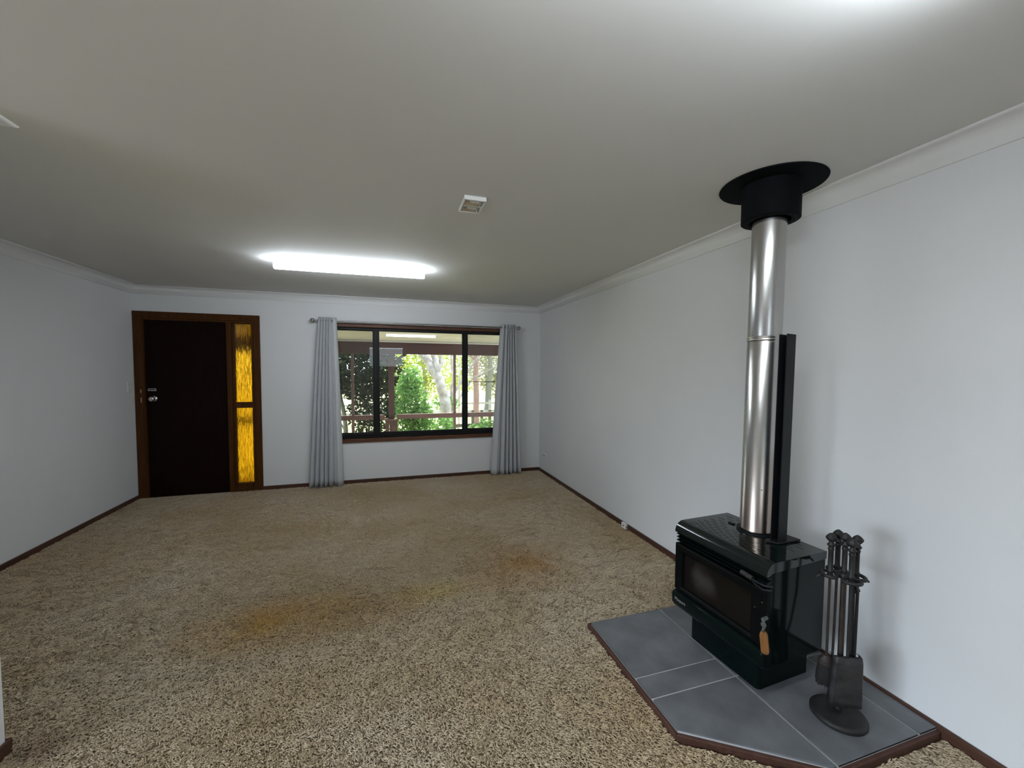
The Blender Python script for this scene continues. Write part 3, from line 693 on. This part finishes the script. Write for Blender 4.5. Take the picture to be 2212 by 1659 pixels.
# ash lip below the door
lp = [(-.150, H(.305)), (-.186, H(.305)), (-.200, H(.297)), (-.204, H(.285)), (-.204, H(.240)), (-.192, H(.222)), (-.170, H(.215)), (-.150, H(.215))]
M = MB()
rings = []
for y, k in ((-HW-.003, .86), (-HW+.006, 1), (HW-.006, 1), (HW+.003, .86)):
    zc = H(.262); rings.append([((x+.16)*(.9 if k < 1 else 1)-.16, y, zc+(z-zc)*k) for x, z in lp])
M.loft(rings); M.build('ash_lip', GREENEN, heater, bevel=.002, smooth=40)
# maker's name on the lip
fc = bpy.data.curves.new('logo', 'FONT'); fc.body = 'Masport'; fc.size = .022; fc.extrude = .0006; fc.align_x = 'CENTER'; fc.align_y = 'CENTER'
lo = bpy.data.objects.new('logo', fc); COL.objects.link(lo); lo.parent = heater
lo.matrix_local = Matrix(((0,0,-1,-.2047), (-1,0,0,.203), (0,1,0,H(.268)), (0,0,0,1))); lo.scale = (1.0, 1.0, 1.0)
fc.materials.append(mat('silver_lettering', (.5, .5, .5), .4, .6)); lo['label'] = 'silver maker lettering'
# door handle: bracket, pivot, timber grip
hd = MB()
hd.cyl((-.188, -.268, H(.452)), (-.215, -.272, H(.452)), .008, n=12)
hd.tube([(-.208, -.268, H(.452)), (-.220, -.276, H(.458)), (-.228, -.286, H(.448)), (-.230, -.290, H(.436)), (-.229, -.286, H(.424)), (-.228, -.283, H(.414))], .006, 8)
hd.lathe([(.010, 0), (.010, .008)], (-.236, -.288, H(.444)), (1,0,0), 14)
hnd = hd.build('door_handle', ZINC, dr, smooth=50)
grip = []
M = MB(); M.lathe([(.012, 0), (.0165, .008), (.0165, .072), (.013, .082), (.010, .086)], (-.231, -.300, H(.328)), (.03, .17, 1), 6); M.build('timber_grip', HANDLEW, hnd, smooth=25)
# air control slide, top right
ac = MB(); ac.box((-.196, -.262, H(.588)), (-.160, -.215, H(.592))).tube([(-.200, -.160, H(.596)), (-.203, -.200, H(.594)), (-.205, -.235, H(.592)), (-.200, -.262, H(.590)), (-.180, -.285, H(.592))], .005, 8)
ac.tube([(-.200, -.205, H(.586)), (-.206, -.230, H(.578)), (-.206, -.262, H(.574)), (-.192, -.288, H(.580))], .005, 8)
acp = ac.build('air_control', BLACKST, heater, smooth=50)
M = MB()
prof = []
for i in range(25): prof.append((.0105+(.0012 if i % 2 else 0), i*.058/24))
M.lathe(prof, (-.198, -.150, H(.598)), (-.05, -1, -.06), 16); M.build('spring_grip', COIL, acp, smooth=40)
# flue spigot ring standing in the lid
sp = MB(); sp.lathe([(.072, -.03), (.088, -.03), (.088, .004), (.086, .006), (.072, .006)], (FLX, FLY, LZ), (0,0,1), 64)
for k in range(64):
    a = 2*math.pi*k/64; sp.box((-.0012, -.0008, .0), (.0012, .0008, .010), Matrix.Translation((FLX+.0868*math.cos(a), FLY+.0868*math.sin(a), LZ)) @ Matrix.Rotation(a, 4, 'Z'))
sp.build('flue_collar', BLACKST, heater, smooth=40)
# vertical channel shield beside the flue with its base plate
sh = MB(); cxs = [(.048, -.140), (.048, -.135), (.053, -.135), (.100, -.135), (.100, -.103), (.052, -.103), (.048, -.103), (.048, -.099), (.104, -.099), (.104, -.140)]
sh.loft([[(x, y, H(.682)) for x, y in cxs], [(x+.012, y+.001, H(1.672)-(x-.05)*.05) for x, y in cxs]]); sh.build('flue_shield_channel', BLACKST, heater, smooth=20)
MB().prism([(.012, -.100, LZ+.002), (.046, -.146, LZ+.002), (.187, -.150, LZ+.002), (.180, -.078, LZ+.002)], (0,0,.008)).build('shield_base_plate', BLACKST, heater, bevel=.002, smooth=0)
# small round lever at back of the lid
MB().box((.06, .115, LZ+.001), (.075, .150, LZ+.007)).build('damper_tab', BLACKST, heater, bevel=.001)

# ------------------------------------------------------------------ flue pipe and ceiling collar
FB = Vector((1.8075, 1.5735, .689)); FT = Vector((1.8275, 1.575, CZ-.02)); fa = (FT-FB)
flue = thing('flue_pipe', 'tall stainless steel flue rising from the wood heater', 'flue', FB)
def fpt(z): t = (z-FB.z)/fa.z; return fa*t
fax = fa.normalized(); RJ = .0755
# pipes are modelled along Z then tilted so brushed grain follows them
rotq = Vector((0,0,1)).rotation_difference(fax).to_matrix().to_4x4()
def zl(z): return (z-FB.z)*1.0001
M = MB(); M.lathe([(.0745, .004), (RJ+.002, 0), (RJ+.002, .006), (RJ, .010), (RJ, zl(1.648)), (RJ-.001, zl(1.650))], n=72, caps=True); M.build('lower_pipe', FLUE, flue, M=rotq, smooth=30)
M = MB(); M.lathe([(RJ+.0005, zl(1.646)), (RJ+.003, zl(1.650)), (RJ+.003, zl(1.655)), (RJ+.001, zl(1.658)), (RJ+.001, zl(1.662)), (RJ+.003, zl(1.665)), (RJ+.0025, zl(1.669)), (RJ, zl(1.671))], n=72, caps=False); M.build('joint_bead', FLUE, flue, M=rotq, smooth=60)
M = MB(); M.lathe([(RJ-.001, zl(1.651)), (RJ, zl(1.670)), (RJ, zl(CZ-.1))], n=72, caps=True); M.build('upper_pipe', FLUE, flue, M=rotq, smooth=30)
for z in (.70, .712): pass
rv = MB().lathe([(.003, 0), (.002, .002)], rotq @ Vector((-.0755*.6, -.0755*.8, .22)), (-.6,-.8,0), 8); rv.build('rivet', BARKD, flue)
cl = thing('ceiling_collar', 'black drop collar with round plate where the flue meets the ceiling', 'flue collar', (1.829, 1.575, CZ))
M = MB(); M.lathe([(.06, -.001), (.229, -.001), (.231, -.004), (.229, -.0065), (.06, -.0065)], n=96); M.build('ceiling_plate', COLLAR, cl, smooth=30)
M = MB(); M.lathe([(.116, -.007), (.128, -.007), (.128, -.176), (.124, -.179), (.090, -.179), (.090, -.174), (.122, -.173), (.122, -.012)], n=72, caps=False); M.build('drop_cylinder', COLLAR, cl, smooth=30)
for k in range(16):
    a = 2*math.pi*k/16; MB().box((-.003, -.014, -.1792), (.003, .014, -.1785), Matrix.Translation((.107*math.cos(a), .107*math.sin(a), -.0008)) @ Matrix.Rotation(a, 4, 'Z')).build('vent_slot', SOOT, cl)

# ================================================================== FIRE TOOLS
TX, TY = 1.826, 1.166
stand = thing('fire_tool_stand', 'round based iron stand holding the fire tools on the hearth', 'tool stand', (TX, TY, HZ))
bx, by = 1.815-TX, 1.157-TY
MB().lathe([(.02, .0), (.096, .0), (.099, .004), (.099, .015), (.095, .020), (.085, .0225), (.03, .0235), (.012, .024)], (bx, by, 0), n=56).build('base', IRON, stand, smooth=45)
MB().cyl((0, 0, .02), (0, 0, H(.648)), .0105, n=16).build('pole', RUSTIRON, stand)
def handle_prof(r=1.0):
    return [(.0085*r, 0), (.0125*r, .006), (.0125*r, .012), (.0095*r, .018), (.0115*r, .026), (.0125*r, .032), (.0095*r, .040), (.0095*r, .118), (.0115*r, .122), (.0115*r, .128), (.0085*r, .132),
            (.0150*r, .140), (.0160*r, .1425), (.0100*r, .150), (.0085*r, .156), (.0135*r, .160), (.0205*r, .170), (.0205*r, .176), (.0125*r, .186), (.004, .192), (.001, .193)]
def hprof(z0): return [(r, z0+h) for r, h in handle_prof()]
M = MB(); M.lathe(hprof(0), (0, 0, H(.632)), n=8); M.build('stand_handle', IRON, stand, smooth=25)
TL = [(1.786, 1.194), (1.854, 1.212), (1.809, 1.128), (1.867, 1.146)]
M = MB()
for x, y in TL:
    d = Vector((x-TX, y-TY)); l = d.length; d.normalize(); n_ = Vector((-d.y, d.x)); c = d*(l+.004)
    pts = []
    for i in range(15):
        a = math.radians(200-20*i*1.08)-math.radians(0); pts.append((c.x+d.x*.026*math.cos(a)+n_.x*.026*math.sin(a)*1.25+0, c.y+d.y*.026*math.cos(a)+n_.y*.026*math.sin(a)*1.25, H(.640)))
    e = pts[-1]; M.tube([(0,0,H(.640)), (d.x*.012, d.y*.012, H(.640))]+pts[:], .0075, 8)
    M.tube([(d.x*(l+.028), d.y*(l+.028), H(.640)), (d.x*(l+.040), d.y*(l+.040), H(.630)), (d.x*(l+.048), d.y*(l+.048), H(.622))], .0045, 6)
M.lathe([(.016, 0), (.018, .006), (.018, .016), (.014, .022)], (0, 0, H(.630)), n=14)
M.build('ring_bracket', IRON, stand, smooth=45)
def tool(name, label, cat, p, rr, zb, ztop=.625):
    t = thing(name, label, cat, (p[0], p[1], zb), 0, 'fire tools hanging on the stand')
    M = MB(); M.lathe(hprof(0), (0, 0, ztop-zb), n=8); M.build('handle', IRON, t, smooth=25)
    return t
def G(p, v): return Vector(v)
# brush (leftmost handle)
t = tool('hearth_brush', 'fire brush with black bristles hanging behind the shovel', 'brush', TL[0], .005, .150)
MB().cyl((0, 0, .118), (0, 0, .480), .0048, n=10).build('rod', RUSTIRON, t)
M = MB(); bxs = []
def ell(rx, ry, z, n=16, ox=0, oy=0): return [(ox+.60*rx*math.cos(2*math.pi*i/n)*.9+(-.80)*ry*math.sin(2*math.pi*i/n)*-1*0+rx*.5*0+rx*.0, oy, z) for i in range(n)]
def orient(rx, ry, z, n=18):     # ellipse with long axis square to the viewer
    ex = Vector((.56, -.83)); ey = Vector((.83, .56)); return [tuple((ex*rx*math.cos(2*math.pi*i/n)+ey*ry*math.sin(2*math.pi*i/n)).to_3d()+Vector((0,0,z))) for i in range(n)]
M.loft([orient(.010, .009, .135), orient(.026, .013, .118), orient(.030, .015, .108), orient(.030, .015, .094)]); M.build('ferrule', RUSTIRON, t, smooth=40)
M = MB(); random.seed(3)
M.loft([orient(.029, .014, .096), orient(.034, .018, .060), orient(.036, .020, .02), orient(.030, .016, .008)])
for i in range(160):
    a = random.random()*6.283; q = math.sqrt(random.random()); ex = Vector((.56,-.83,0)); ey = Vector((.83,.56,0))
    p0 = ex*.028*q*math.cos(a)+ey*.014*q*math.sin(a)+Vector((0,0,.094)); p1 = ex*.038*q*math.cos(a)+ey*.021*q*math.sin(a)+Vector((0,0,.0+.012*random.random()))
    M.tube([p0, (p0*.35+p1*.65)*1.02, p1], .0012, 3)
br = M.build('bristles', BRISTLE, t, smooth=40); br['kind'] = 'stuff'
# poker (rear handle): thin rod, flattened hooked tip
t = tool('poker', 'slim iron poker with a hooked tip hanging before the brush', 'poker', TL[1], .005, .115)
M = MB(); q = [(0,0,.51), (-.004,-.002,.35), (-.022,-.012,.20), (-.045,-.024,.09), (-.052,-.028,.04), (-.050,-.030,.012), (-.046,-.032,.0)]
M.tube(q, .0048, 8, rs=[.005,.005,.0048,.0046,.0052,.0045,.0022]); M.tube([(-.049,-.026,.060), (-.060,-.034,.046), (-.064,-.038,.034)], .0035, 6, rs=[.004,.0035,.0015])
M.build('rod', RUSTIRON, t, smooth=50)
# shovel
t = tool('fire_shovel', 'worn iron ash shovel hanging at the front of the stand', 'shovel', TL[2], .005, .075)
MB().tube([(0,0,.552), (0,0,.30), (-.001,-.001,.262), (-.004, -.003, .246), (-.002, .006, .236), (.002, .012, .222)], .0055, 8).build('rod', IRON, t, smooth=50)
ex = Vector((.90, -.436, 0)); ey = Vector((.436, .90, 0))       # blade axes: across, depth away from the viewer
def bp(a, d, z): return tuple(ex*a+ey*d+Vector((.004, -.002, z)))
M = MB(); rows_ = []
for i in range(10):
    v = i/9; z = .240-.213*v; hw_ = .054+.009*v
    prof = [(-hw_, .024), (-hw_*.97, .008), (-hw_*.86, .001), (-hw_*.4, -.001), (0, -.0015), (hw_*.4, -.001), (hw_*.86, .001), (hw_*.99, .010), (hw_*1.06, .030)]
    if i == 0: prof = [(a*.97, d+.004) for a, d in prof]
    rows_.append([bp(a, d-.012+.010*v, z) for a, d in prof])
M.loft(rows_, closed=False, caps=False)
M.add([rows_[0][k] for k in range(9)] + [tuple(Vector(rows_[0][k])+ey*.022+Vector((0,0,-.004))) for k in range(9)], [(k, k+1, 9+k+1, 9+k) for k in range(8)])
M.build('blade', WORNIRON, t, smooth=40, solid=.0022)
MB().lathe([(.009, 0), (.010, .006), (.006, .030)], (.004, .012, .200), (0,0,1), 12).build('socket', IRON, t)
# tongs (right handle)
t = tool('fire_tongs', 'thick iron fire tongs hanging nearest the wall on the stand', 'tongs', TL[3], .009, .110)
for s in (-1, 1):
    M = MB(); M.tube([(0, s*.002, .515), (.001, s*.0075, .47), (.001, s*.0065, .25), (0, s*.006, .06), (-.004, s*.012, .03), (-.008, s*.006, .0)], .0058, 8, rs=[.006,.006,.006,.0055,.005,.003]); M.build('arm', IRON, t, smooth=50)
MB().lathe([(.010, 0), (.010, .012)], (-.006, 0, .47), (1,0,0), 12).build('pivot', IRON, t)

# ================================================================== OUTSIDE
def leaves(M, rnd, c, rad, n, sz, droop=0.0):
    for i in range(n):
        while True:
            p = Vector((rnd.uniform(-1,1), rnd.uniform(-1,1), rnd.uniform(-1,1)))
            if .12 < p.length < 1: break
        p = Vector((c[0]+p.x*rad[0], c[1]+p.y*rad[1], c[2]+p.z*rad[2]))
        d = Vector((rnd.gauss(0,1), rnd.gauss(0,1), rnd.gauss(0,.7)-droop)).normalized(); e = d.cross(Vector((rnd.gauss(0,1), rnd.gauss(0,1), rnd.gauss(0,1)))).normalized()
        s = sz*rnd.uniform(.6, 1.3)
        M.add([p-d*s, p+e*s*.36, p+d*s, p-e*s*.36], [(0,1,2,3)])
GZ = -.5
struct(MB().box((-40, D_+.14, GZ-.2), (60, 120, GZ)).build('ground', LAWN, smooth=0))
VY = 7.45
deck = bpy.data.objects.new('verandah_deck', None); COL.objects.link(deck); struct(deck, 'timber verandah deck outside the window')
for i in range(14):
    y = D_+.15+i*.137; MB().box((-6, y, -.34), (7, y+.131, -.31)).build('board', DECK, deck, smooth=0)
sf = bpy.data.objects.new('verandah_soffit', None); COL.objects.link(sf); struct(sf, 'cream lined verandah soffit')
edges_ = [D_+.14+i*(VY-.02-D_-.14)/6 for i in range(7)]
for i in range(6):
    za = 2.075-.012*i; MB().prism([(-6, edges_[i], za), (-6, edges_[i+1]-.006, za-.012), (-6, edges_[i+1]-.006, za+.01), (-6, edges_[i], za+.02)], (13,0,0)).build('lining_panel', SOFFIT, sf, smooth=0)
MB().box((-6, VY-.045, 1.975), (7, VY-.005, 1.999)).build('cover_strip', SOFFIT, sf, smooth=0)
struct(MB().box((-6.2, D_+.1, 2.15), (7.2, VY+.6, 2.22)).build('verandah_and_added_roof', GREYW, smooth=0))
bm_ = tag(MB().box((-6, VY, 1.772), (7, VY+.09, 2.145)).build('verandah_beam', BEAMW, bevel=.004), 'red brown timber beam along the outer edge of the verandah', 'beam')
# added unseen roof slabs at side and rear, blocking sky for the window lamps
struct(MB().box((-9, -7.5, 2.5), (-4.3, 4, 2.6)).box((-4.3, -7.5, 2.5), (6, -2.8, 2.6)).build('verandah_and_added_roof', GREYW, smooth=0))
struct(MB().box((-9.2, -9, GZ), (-9, 4, 2.5)).box((-9.2, -9.2, GZ), (6, -9, 2.5)).box((-9, 3.8, GZ), (-4.4, 4, 2.5)).box((6, -9.2, GZ), (6.2, -2.7, 2.5)).build('wall_light_block', BARKD, smooth=0))  # added walls out of view, hiding sky and sunlit ground from the openings
# post on its boarded pier with curved brackets
pst = thing('verandah_post', 'dark timber verandah post standing on a square boarded pier', 'post', (.06, VY+.04, -.31))
for a_, b_ in ((-.103, -.036), (-.033, .033), (.036, .103)):
    for c_, d_ in ((-.103, -.085), (.085, .103)):
        MB().box((a_, c_, .002), (b_, d_, .905)).build('cladding_board', BEAMW, pst, smooth=0)
for c_ in (-.103, .085):
    MB().box((c_, -.084, .002), (c_+.018, .084, .905)).build('cladding_board', BEAMW, pst, smooth=0)
MB().prism([(-.115, -.115, .907), (.115, -.115, .907), (.115, .115, .907), (-.115, .115, .907)], (0,0,.022)).build('pier_cap', RAILW, pst, smooth=0)
MB().box((-.045, -.045, .93), (.055, .055, 2.082)).build('shaft', BEAMW, pst, bevel=.003)
for s in (-1, 1):
    P = [(s*.05, .0, 1.86), (s*.075, .0, 1.93), (s*.13, .0, 2.00), (s*.20, .0, 2.05), (s*.26, .0, 2.08)]
    MB().tube(P, .028, 6).build('bracket', BEAMW, pst, smooth=30)
refl_leaves = thing('dark_reflection_leaves', 'dark leafy shape standing in for a reflection at the verandah post', 'plant', (.06, VY+.14, GZ))  # leaf column stands in for a person's dark reflection in the pane
rndv = random.Random(21); M = MB(); M.tube([(.0, .0, 0), (-.02, .01, .6), (.03, .0, 1.3), (.0, .0, 2.05)], .012, 6); M.build('stem', BARKD, refl_leaves, smooth=60)
M = MB()
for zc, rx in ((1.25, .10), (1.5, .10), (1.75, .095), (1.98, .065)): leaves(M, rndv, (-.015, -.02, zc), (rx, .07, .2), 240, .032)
f = M.build('foliage', LEAF_DARK, refl_leaves, smooth=0); f['kind'] = 'stuff'
rail = thing('verandah_railing', 'red brown timber verandah railing with slim posts', 'railing', (.5, VY, -.31))
MB().box((-6.5, -.035, .925), (-.55, .035, 1.008)).box((-.34, -.035, .925), (6.5, .035, 1.008)).build('top_rail', RAILW, rail, bevel=.006)
for x in (-1.075-1.75, -1.075, .69, .69+1.76, 4.2):
    MB().box((x-.022, -.022, 0), (x+.022, .022, 2.082)).build('slim_post', RAILW, rail, bevel=.003)

# ---- trees and shrubs
def limb(M, pts, r0, r1, n=8):
    k = len(pts); M.tube(pts, r0, n, rs=[r0+(r1-r0)*i/(k-1) for i in range(k)])
def tree(name, label, cat, loc, limbs, bark, clumps, leafm, seed, group=None):
    t = thing(name, label, cat, loc, 0, group); rnd = random.Random(seed)
    M = MB()
    for pts, r0, r1 in limbs:
        # wobble
        q = []
        for i in range(len(pts)-1):
            a, b = Vector(pts[i]), Vector(pts[i+1])
            for k in range(4): q.append(a.lerp(b, k/4)+Vector((rnd.gauss(0,1), rnd.gauss(0,1), 0))*r0*.12)
        q.append(Vector(pts[-1])); limb(M, q, r0, r1)
    if limbs: M.build('trunk', bark, t, smooth=60)
    M = MB()
    for c, rad, n, sz in clumps: leaves(M, rnd, c, rad, n, sz)
    if clumps:
        f = M.build('foliage', leafm, t, smooth=0); f['kind'] = 'stuff'
    return t
# dark tree left of the post, multi-stemmed
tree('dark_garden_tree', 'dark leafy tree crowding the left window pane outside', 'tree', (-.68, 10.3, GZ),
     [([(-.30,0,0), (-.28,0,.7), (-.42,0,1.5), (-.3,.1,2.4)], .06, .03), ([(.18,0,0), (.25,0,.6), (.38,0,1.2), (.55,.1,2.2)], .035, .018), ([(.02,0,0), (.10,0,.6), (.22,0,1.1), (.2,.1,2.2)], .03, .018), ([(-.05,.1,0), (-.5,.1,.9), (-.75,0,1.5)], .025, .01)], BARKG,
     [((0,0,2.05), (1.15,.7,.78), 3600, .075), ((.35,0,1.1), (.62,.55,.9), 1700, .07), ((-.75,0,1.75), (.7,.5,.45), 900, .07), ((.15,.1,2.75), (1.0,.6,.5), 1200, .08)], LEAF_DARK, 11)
tree('green_shrub', 'bright green leafy shrub right of the verandah post', 'shrub', (.46, 8.9, GZ),
     [([(0,0,0), (.05,0,.7), (0,0,1.4)], .03, .012)], BARKG,
     [((0,0,1.15), (.40,.4,.75), 2200, .06), ((.25,-.1,.75), (.32,.35,.6), 1100, .06), ((.02,0,1.75), (.24,.25,.35), 420, .06)], LEAF_GREEN, 12)
# pale gum
tree('pale_gum_tree', 'big pale barked gum tree with spreading bare limbs', 'tree', (1.66, 11.2, GZ),
     [([(0,0,-.05), (-.06,0,.55), (-.16,0,1.15), (-.33,0,1.75), (-.55,.1,2.2), (-.95,.1,2.6), (-1.5,.2,2.85)], .20, .06),
      ([(-.3,0,1.65), (-.38,0,2.15), (-.5,.1,2.6), (-.62,.2,3.3)], .11, .05), ([(-.35,0,1.8), (-.22,.1,2.3), (-.28,.1,3.2)], .08, .04),
      ([(.08,.3,-.05), (.10,.3,1.0), (.13,.3,2.0), (.05,.3,3.4)], .09, .05), ([(.1,.3,1.2), (.45,.3,1.8), (.95,.3,2.5), (1.6,.3,2.75)], .045, .012), ([(.12,.3,.9), (.7,.3,1.75), (1.5,.3,2.15), (2.2,.3,2.2)], .035, .01)], BARK,
     [((-.1,.2,1.05), (.42,.3,.22), 260, .07), ((-.9,.4,3.3), (.8,.5,.5), 260, .08)], LEAF_GREEN, 13)
tree('pink_barked_tree', 'straight pink barked trunk seen through the right window pane', 'tree', (3.05, 14.2, GZ),
     [([(0,0,0), (0,0,1.5), (-.03,0,3), (.0,0,5.5)], .115, .075), ([(-.02,0,2.3), (-.6,0,2.9), (-1.1,.2,3.6)], .03, .01)], BARKP, [((0,.6,4.2), (1.2,.8,1.2), 500, .1)], LEAF_PALE, 14)
tree('grey_trunk_tree', 'dark grey tree trunk beside the pink barked one', 'tree', (4.15, 16.9, GZ),
     [([(0,0,0), (.05,0,2), (.1,0,5.5)], .14, .07)], BARKG, [((0,.5,3.2), (.7,.6,1.6), 700, .1)], LEAF_PALE, 15)
tree('rusty_trunk_tree', 'reddish trunk partly hidden by the corner side curtain', 'tree', (3.62, 12.5, GZ),
     [([(0,0,0), (-.02,0,2.6), (0,0,5.5)], .13, .08)], BARKP, [((-.1,.5,3.9), (.9,.6,1.1), 400, .1)], LEAF_PALE, 16)
tree('thin_sapling', 'thin pale sapling standing left of the pink trunk', 'tree', (2.28, 13.4, GZ), [([(0,0,0), (.02,0,2), (.0,0,4.2)], .05, .03)], BARK, [((.0,.3,2.0), (.35,.3,.8), 260, .08)], LEAF_LIME, 17)
k = 0
for x, y, s, lf, lab in ((.2, 17, 1.0, LEAF_LIME, 'yellow green tree in the distance behind the post'), (1.55, 18.5, 1.15, LEAF_LIME, 'yellow green tree in the distance left of the gum'), (3.5, 22.3, 1.3, LEAF_LIME, 'yellow green tree in the distance behind the gum'), (4.7, 19.5, 1.15, LEAF_PALE, 'pale olive tree in the distance behind the pink trunk'), (6.6, 20.5, 1.2, LEAF_PALE, 'pale olive tree in the distance at the right edge of the window'), (-2.6, 19, 1.1, LEAF_PALE, 'pale olive tree in the distance at the left edge of the window')):
    k += 1
    tree('distant_tree', lab, 'tree', (x, y, GZ), [([(0,0,0), (.05,0,1.4), (-.1,0,3.2)], .12, .05)], BARK,
         [((0,0,2.2*s), (1.0*s,.9,1.25*s), 2300, .085), ((.5,0,1.1*s), (.7*s,.6,.6*s), 800, .08), ((-.5,.2,3.3*s), (.9*s,.7,.8*s), 800, .09)], lf, 30+k, 'trees in the distance')
# low garden plants under the railing
for i, (x, y, s, lab) in enumerate(((.585, 8.12, .34, 'low leafy plant below the railing by the green shrub'), (1.02, 8.2, .34, 'low leafy plant below the railing mid window'), (1.75, 8.6, .42, 'low leafy plant below the railing in the right pane'), (1.45, 10.5, .5, 'low leafy plant at the foot of the gum tree'), (2.35, 9.6, .45, 'low leafy plant by the corner side curtain'))):
    tree('garden_plant', lab, 'plant', (x, y, GZ), [([(0,0,0), (0,0,.3)], .012, .006)], BARKG, [((0,0,.42), (s*.7,s*.6,.40), 330, .075)], LEAF_GREEN, 50+i, 'garden plants below the railing')
st_ = thing('strappy_plant', 'yellow green strap leaved plant beside the slim railing post', 'plant', (1.27, 9.0, GZ))
rnd = random.Random(5)
for i in range(11):
    a = rnd.uniform(0, 6.28); l = rnd.uniform(.45, .8); M = MB(); pts = []
    for k in range(7):
        v = k/6; pts.append(Vector((math.cos(a)*l*.75*v, math.sin(a)*l*.75*v, .08+l*(1.15*v-.62*v*v))))
    n_ = Vector((-math.sin(a), math.cos(a), 0)); rows_ = [[p+n_*.035*math.sin(math.pi*(.12+.86*k/6)), p-n_*.035*math.sin(math.pi*(.12+.86*k/6))] for k, p in enumerate(pts)]
    M.loft(rows_, closed=False, caps=False); M.build('strap_leaf', LEAF_STRAP, st_, smooth=60)
# far post and rail fence
fc_ = thing('paddock_fence', 'pale post and rail fence beyond the garden', 'fence', (2, 16, GZ))
for z in (.62, .30): MB().box((-8, -.02, z), (8, .02, z+.07)).build('rail', GREYW, fc_, smooth=0)
for i in range(9): MB().box((-8+i*2-.05, -.05, 0), (-8+i*2+.05, .05, .78)).build('fence_post', GREYW, fc_, smooth=0)
gt = thing('garden_trellis', 'short dark timber garden rack behind the railing in the right pane', 'rack', (2.20, 10.3, GZ))
for x in (-.32, -.08, .16, .38): MB().box((x-.03, -.03, 0), (x+.03, .03, .95)).build('upright', BARKD, gt, smooth=0)
MB().box((-.5, -.02, .52), (.5, .02, .60)).build('crossbar', BARKD, gt, smooth=0)
